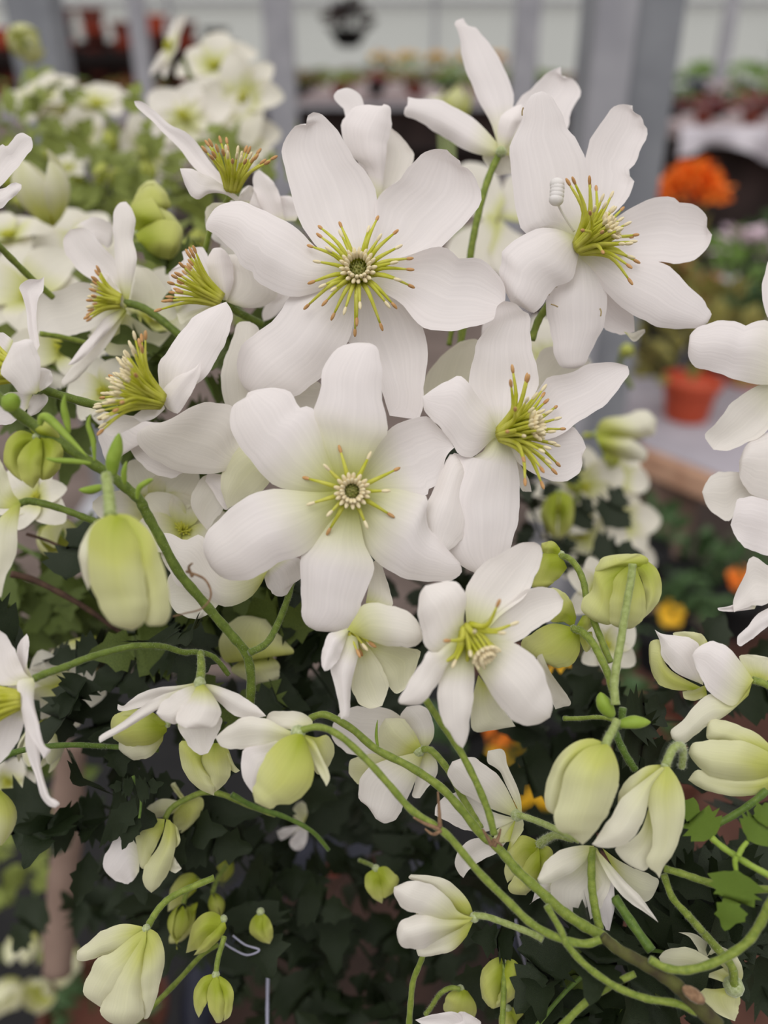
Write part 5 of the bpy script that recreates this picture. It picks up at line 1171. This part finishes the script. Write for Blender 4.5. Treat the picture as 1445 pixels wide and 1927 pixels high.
for i in range(nx_+1):
    x = 1.75+2.5*i/nx_; y = 5.36-0.03*math.sin(i*1.9)
    for j, z in enumerate((0.862, 0.85, 0.76, 0.66+0.10*max(0, math.sin(i*0.3+0.4)))): cv.append((x, y+(0.06 if j == 0 else 0)-0.02*j*math.sin(i*1.3), z))
for i in range(nx_):
    for j in range(3): cf.append((i*4+j, (i+1)*4+j, (i+1)*4+j+1, i*4+j+1))
co = link('draped_cloth', mesh('draped_cloth', cv, cf), None, CLOTH); set_(co, 'white cloth draped over the edge of the right-hand bench', 'cloth')
rx0, rx1, ry = -4.6, -1.35, 8.5
rk = empty('pot_rack', (-3.0, ry, 0), 'black rack holding stacks of terracotta pots, upper left', 'rack'); reg(rk, Matrix.Translation((-3.0, ry, 0)))
for z in (0.98, 1.24): MB().box(((rx0+rx1)/2, ry, z-0.015), ((rx1-rx0)/2, 0.3, 0.015)).build('shelf', BLACKP, rk, False)
added_dark_panel(rk, rx0, rx1, ry+0.36, 0.9, 1.33)
for x in (rx0+.03, (rx0+rx1)/2, rx1-.03): MB().box((x, ry+0.32, 0.62), (0.03, 0.02, 0.62)).build('upright', BLACKP, rk, False)
STK = [2, 3, 4, 3, 2, 4, 5, 5, 3, 4, 3, 2]
for lev, zb in enumerate((1.242, 0.982)):
    for i in range(12):
        x = rx0+0.15+i*0.268; n_ = STK[i] if lev == 0 else 2
        for j in range(n_):
            o = bpy.data.objects.new('nursery_pot', pot_mesh([TERRA_D, TERRA, TERRA_D, BLACKP][(i*2+j+lev) % 4])); COL.objects.link(o)
            o.location = (x+random.uniform(-.01, .01), ry, zb+j*0.05); o.scale = (0.12, 0.12, 0.10 if j == n_-1 and lev == 0 else 0.035)
            set_(o, 'plant pot, %s of its stack, stack %s on the %s shelf of the rack' % (['bottom', 'second', 'third', 'fourth', 'fifth'][j], ['leftmost', 'second', 'third', 'fourth', 'fifth', 'sixth', 'seventh', 'eighth', 'ninth', 'tenth', 'eleventh', 'rightmost'][i], ['upper', 'lower'][lev]), 'pot', 'pots stacked on the rack at the upper left')
table('pale bench before the pot rack at the upper left', -4.2, -1.0, 6.6, 7.6, 0.93)
for c_ in range(10):
    potted('low plant, %s on the pale bench before the pot rack' % (ORD[c_] if c_ < 9 else 'rightmost'), Vector((-4.0+c_*0.32, 7.3, 0.93)), 0.07, TERRA_D, F_GR if c_ % 2 else F_OL, None, group='low plants on the pale bench', fs=1.6, k=c_ % 3, fz=0.4)
# dark hanging basket seen at the top
hb = WY(655, 55, 9.5); rb = empty('hanging_basket', hb, 'dark hanging basket against the pale wall, top centre', 'hanging basket'); reg(rb, Matrix.Translation(hb))
MB().lathe(hb, [(0, -0.16), (0.1, -0.15), (0.19, -0.02), (0.2, 0.0), (0.17, 0.0)], 18).build('basket', BLACKP, rb)
MB().tube([hb+Vector((0, 0, 0)), hb+Vector((0, 0, 1.3))], 0.012, 6).build('hanger', BLACKP, rb)
_c = MB(); clump(_c, hb, 0.22, 0.2, 90, 0.12, random.Random(3)); _c.build('foliage', DARKP, rb, False)
# pallet bench with orange pots on the right
PZ = 0.70
pt_ = WY(1290, 740, 1.55)
PZ = pt_.z-0.05
pb = empty('pallet_bench', (0.62, 1.62, 0), 'wooden pallet bench carrying the orange pot', 'bench'); reg(pb, Matrix.Translation((0.62, 1.62, 0)))
pa = WZ(1212, 838, PZ); pb2 = WZ(1460, 935, PZ); far = pa.y+1.35
tp_ = [(pa.x, pa.y), (pb2.x, pb2.y), (pb2.x+0.7, pb2.y+0.1), (pb2.x+0.7, far), (pa.x, far)]
_m = MB(); _m.add([(x, y, PZ) for x, y in tp_]+[(x, y, PZ-0.03) for x, y in tp_], [(0, 1, 2, 3, 4), (9, 8, 7, 6, 5)]+[(i, i+5, (i+1) % 5+5, (i+1) % 5) for i in range(5)]); _m.build('bench_top', simple('worn_grey_top', S(158, 152, 160), S(176, 170, 178), 8, 0.9), pb, False)
dv = (pb2-pa).normalized(); nv = Vector((dv.y, -dv.x, 0))
_m = MB(); _m.tube([pa-dv*0.02+nv*0.016-Vector((0, 0, 0.02)), pb2+dv*0.1+nv*0.016-Vector((0, 0, 0.02))], 0.026, 4); _m.build('edge_board', WOOD, pb, False)
lg = WZ(1285, 868, PZ)
MB().box((lg.x, lg.y+0.05, (PZ-0.03)/2), (0.045, 0.045, (PZ-0.03)/2)).build('leg', WOOD_G, pb, False)
MB().box((lg.x+0.9, lg.y+0.05, (PZ-0.03)/2), (0.045, 0.045, (PZ-0.03)/2)).build('leg', WOOD_G, pb, False)
MB().box((lg.x+0.1, far-0.08, (PZ-0.03)/2), (0.045, 0.045, (PZ-0.03)/2)).build('leg', WOOD_G, pb, False)
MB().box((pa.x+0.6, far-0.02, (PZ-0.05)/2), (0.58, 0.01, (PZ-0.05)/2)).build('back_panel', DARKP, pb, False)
q_ = WZ(1290, 785, PZ); 
potted('orange-red pot standing on the pallet bench at the right', Vector((q_.x, q_.y, PZ)), 0.058, TERRA, F_OL, None, fs=2.4, k=1)
q2 = WZ(1400, 735, PZ); potted('second terracotta pot, partly hidden by the right-edge flower', Vector((q2.x+0.02, q2.y+0.05, PZ)), 0.06, TERRA, F_GD, None, fs=2.0, k=2)
q3 = WY(1305, 345, 1.78); ob = potted('orange-blooming plant rising behind the pallet bench', Vector((q3.x, 1.82, PZ)), 0.06, BLACKP, F_OL, None, fs=1.5, k=1, fz=((q3.z-PZ-0.12)/(0.07*1.5*1.0)))
_c = MB(); clump(_c, q3-Vector((0, 0, 0.03)), 0.055, 0.06, 260, 0.03, random.Random(8)); _c.build('blossom', F_OR, ob, False)
for i, (x, y, Y, mt, l_) in enumerate([(1250, 560, 1.95, F_BR, 'rusty brown foliage plant behind the orange pot'), (1390, 520, 2.15, F_GR, 'green foliage plant right of the orange bloom'), (1350, 610, 1.86, F_OL, 'olive plant between the orange pot and orange bloom'), (1440, 470, 2.5, F_GD, 'dark plant at the right edge below the cloth'), (1240, 480, 2.3, F_OL, 'olive plant beside the wide post')]):
    t_ = WY(x, y, Y); potted(l_, Vector((t_.x, Y, PZ)), 0.07, BLACKP, mt, F_PI if i == 1 else None, fs=1.9, k=i % 3, fz=max(0.6, (t_.z-PZ)/(0.07*1.9)))
# pansies low on the ground bed to the right
struct('ground_bed', MB().box((0.95, 0.9, 0.18), (0.85, 0.5, 0.012)), simple('red_brown_mulch', S(66, 42, 34), S(88, 58, 48), 30, 0.95))
bpy.data.objects['ground_bed'].name = 'trim_2'
for i, (x, y, Y, r_, mt, l_) in enumerate([(1000, 1440, 0.50, 0.030, F_YE, 'large yellow pansy plant behind the cup-shaped flower'), (1072, 1282, 0.50, 0.015, F_YE, 'yellow pansy plant between the stalks'), (1262, 1155, 0.72, 0.012, F_YE, 'yellow pansy plant right of the round bud'),
                              (1392, 1088, 0.78, 0.012, F_OR, 'orange pansy plant near the right edge'), (1300, 1050, 0.85, 0.012, None, 'dark green bedding plant under the pallet bench'), (1210, 1000, 0.8, 0.014, None, 'bedding plant right of the blurred cluster'), (940, 1380, 0.5, 0.010, F_OR, 'small orange pansy plant behind the small downward flower')]):
    t_ = WY(x, y, Y); z0 = t_.z-0.07
    root = potted(l_, Vector((t_.x, Y, z0)), 0.035, BLACKP, F_GD, None, fs=1.7, k=i % 3)
    if mt:
        mb = MB()
        for k in range(5):
            a = k*1.2566+0.3; mb.ell(t_+camv((math.cos(a), math.sin(a), 0.15))*r_*0.7, camv((0.1, 0.5, 1)), r_*0.22, r_*0.62, 12, 6)
        mb.build('blossom', mt, root)
# what the clematis stands in: pot, cane, stake, wire
pot = empty('nursery_pot', W(760, 1700, 0.48), 'dark blue plastic pot deep in the shade below the plant', 'pot'); reg(pot, Matrix.Translation(W(760, 1700, 0.48)))
pc = W(700, 1960, 0.50)
MB().lathe(pc, [(0.0, -0.22), (0.11, -0.22), (0.145, 0.06), (0.155, 0.06), (0.155, 0.09), (0.14, 0.09), (0.135, 0.05), (0, 0.05)], 40).build('pot_body', NAVY, pot)
MB().lathe(pc, [(0.0, 0.055), (0.134, 0.055)], 30).build('potting_soil', SOIL, pot)
struct('staging', MB().box((-0.25, 0.75, pc.z-0.242), (0.55, 0.42, 0.02)), BLACKP)  # black top added so the gaps in the foliage stay dark
bpy.data.objects['staging'].name = 'trim_3'
CLEAR = simple('clear_cane', S(150, 150, 170), S(170, 170, 190), 20, 0.3)
stem('thin pale plastic cane at the bottom edge, left of centre', None, '503,1960 503,1900 504,1840 506,1790', 0.24, 0.245, 6, 6, CLEAR, 'support_cane', cat='cane')
stem('thin pale plastic cane right of the sideways flower', None, '1008,1890 995,1840 980,1780 970,1730', 0.23, 0.235, 6, 6, CLEAR, 'support_cane', cat='cane')
stem('short loop of silver wire beside the small green buds', 'T10', '1085,1050 1130,1080 1200,1110 1260,1085 1190,1060 1130,1015', 0.222, 0.224, 4, 4, CLEAR, 'tie_wire', cat='wire')
sk = W(118, 1560, 0.62); sb = W(118, 1760, 0.62)
stk_ = stem('weathered wooden stake standing at the lower left', None, '132,1400 128,1500 124,1600 116,1700 108,1830', 0.335, 0.335, 56, 56, WOOD_G, 'wooden_stake', cat='stake')
dt_ = stem('withered twig with three dead brown leaves in the deep shade', None, '585,1790 605,1720 640,1650 700,1610 740,1600', 0.30, 0.30, 6, 4, TWIG, 'dry_twig', cat='twig')
for b_, t_, m_ in (('640,1650', '600,1625', TERRA_D), ('610,1720', '590,1775', TERRA_D), ('700,1612', '728,1640', BROWNP)):
    me = leaf_mesh('dry_leaf', len(b_)+int(b_[:3]), 1); me.materials.append(m_); LM['dry'] = [me]; pxleaf(dt_, None, b_, t_, 0.295, 0.295, 'dry', 0)
tp = W(190, 1880, 0.46); potted('terracotta pot in the bottom left corner behind the pale bell', tp-Vector((0, 0, 0.08)), 0.05, BROWNP, F_GD, None, fs=0.9)
tq = W(1190, 1360, 0.45); potted('terracotta pot rim showing under the tall stalks', tq-Vector((-0.02, 0, 0.085)), 0.05, BROWNP, F_GD, None, fs=0.5)
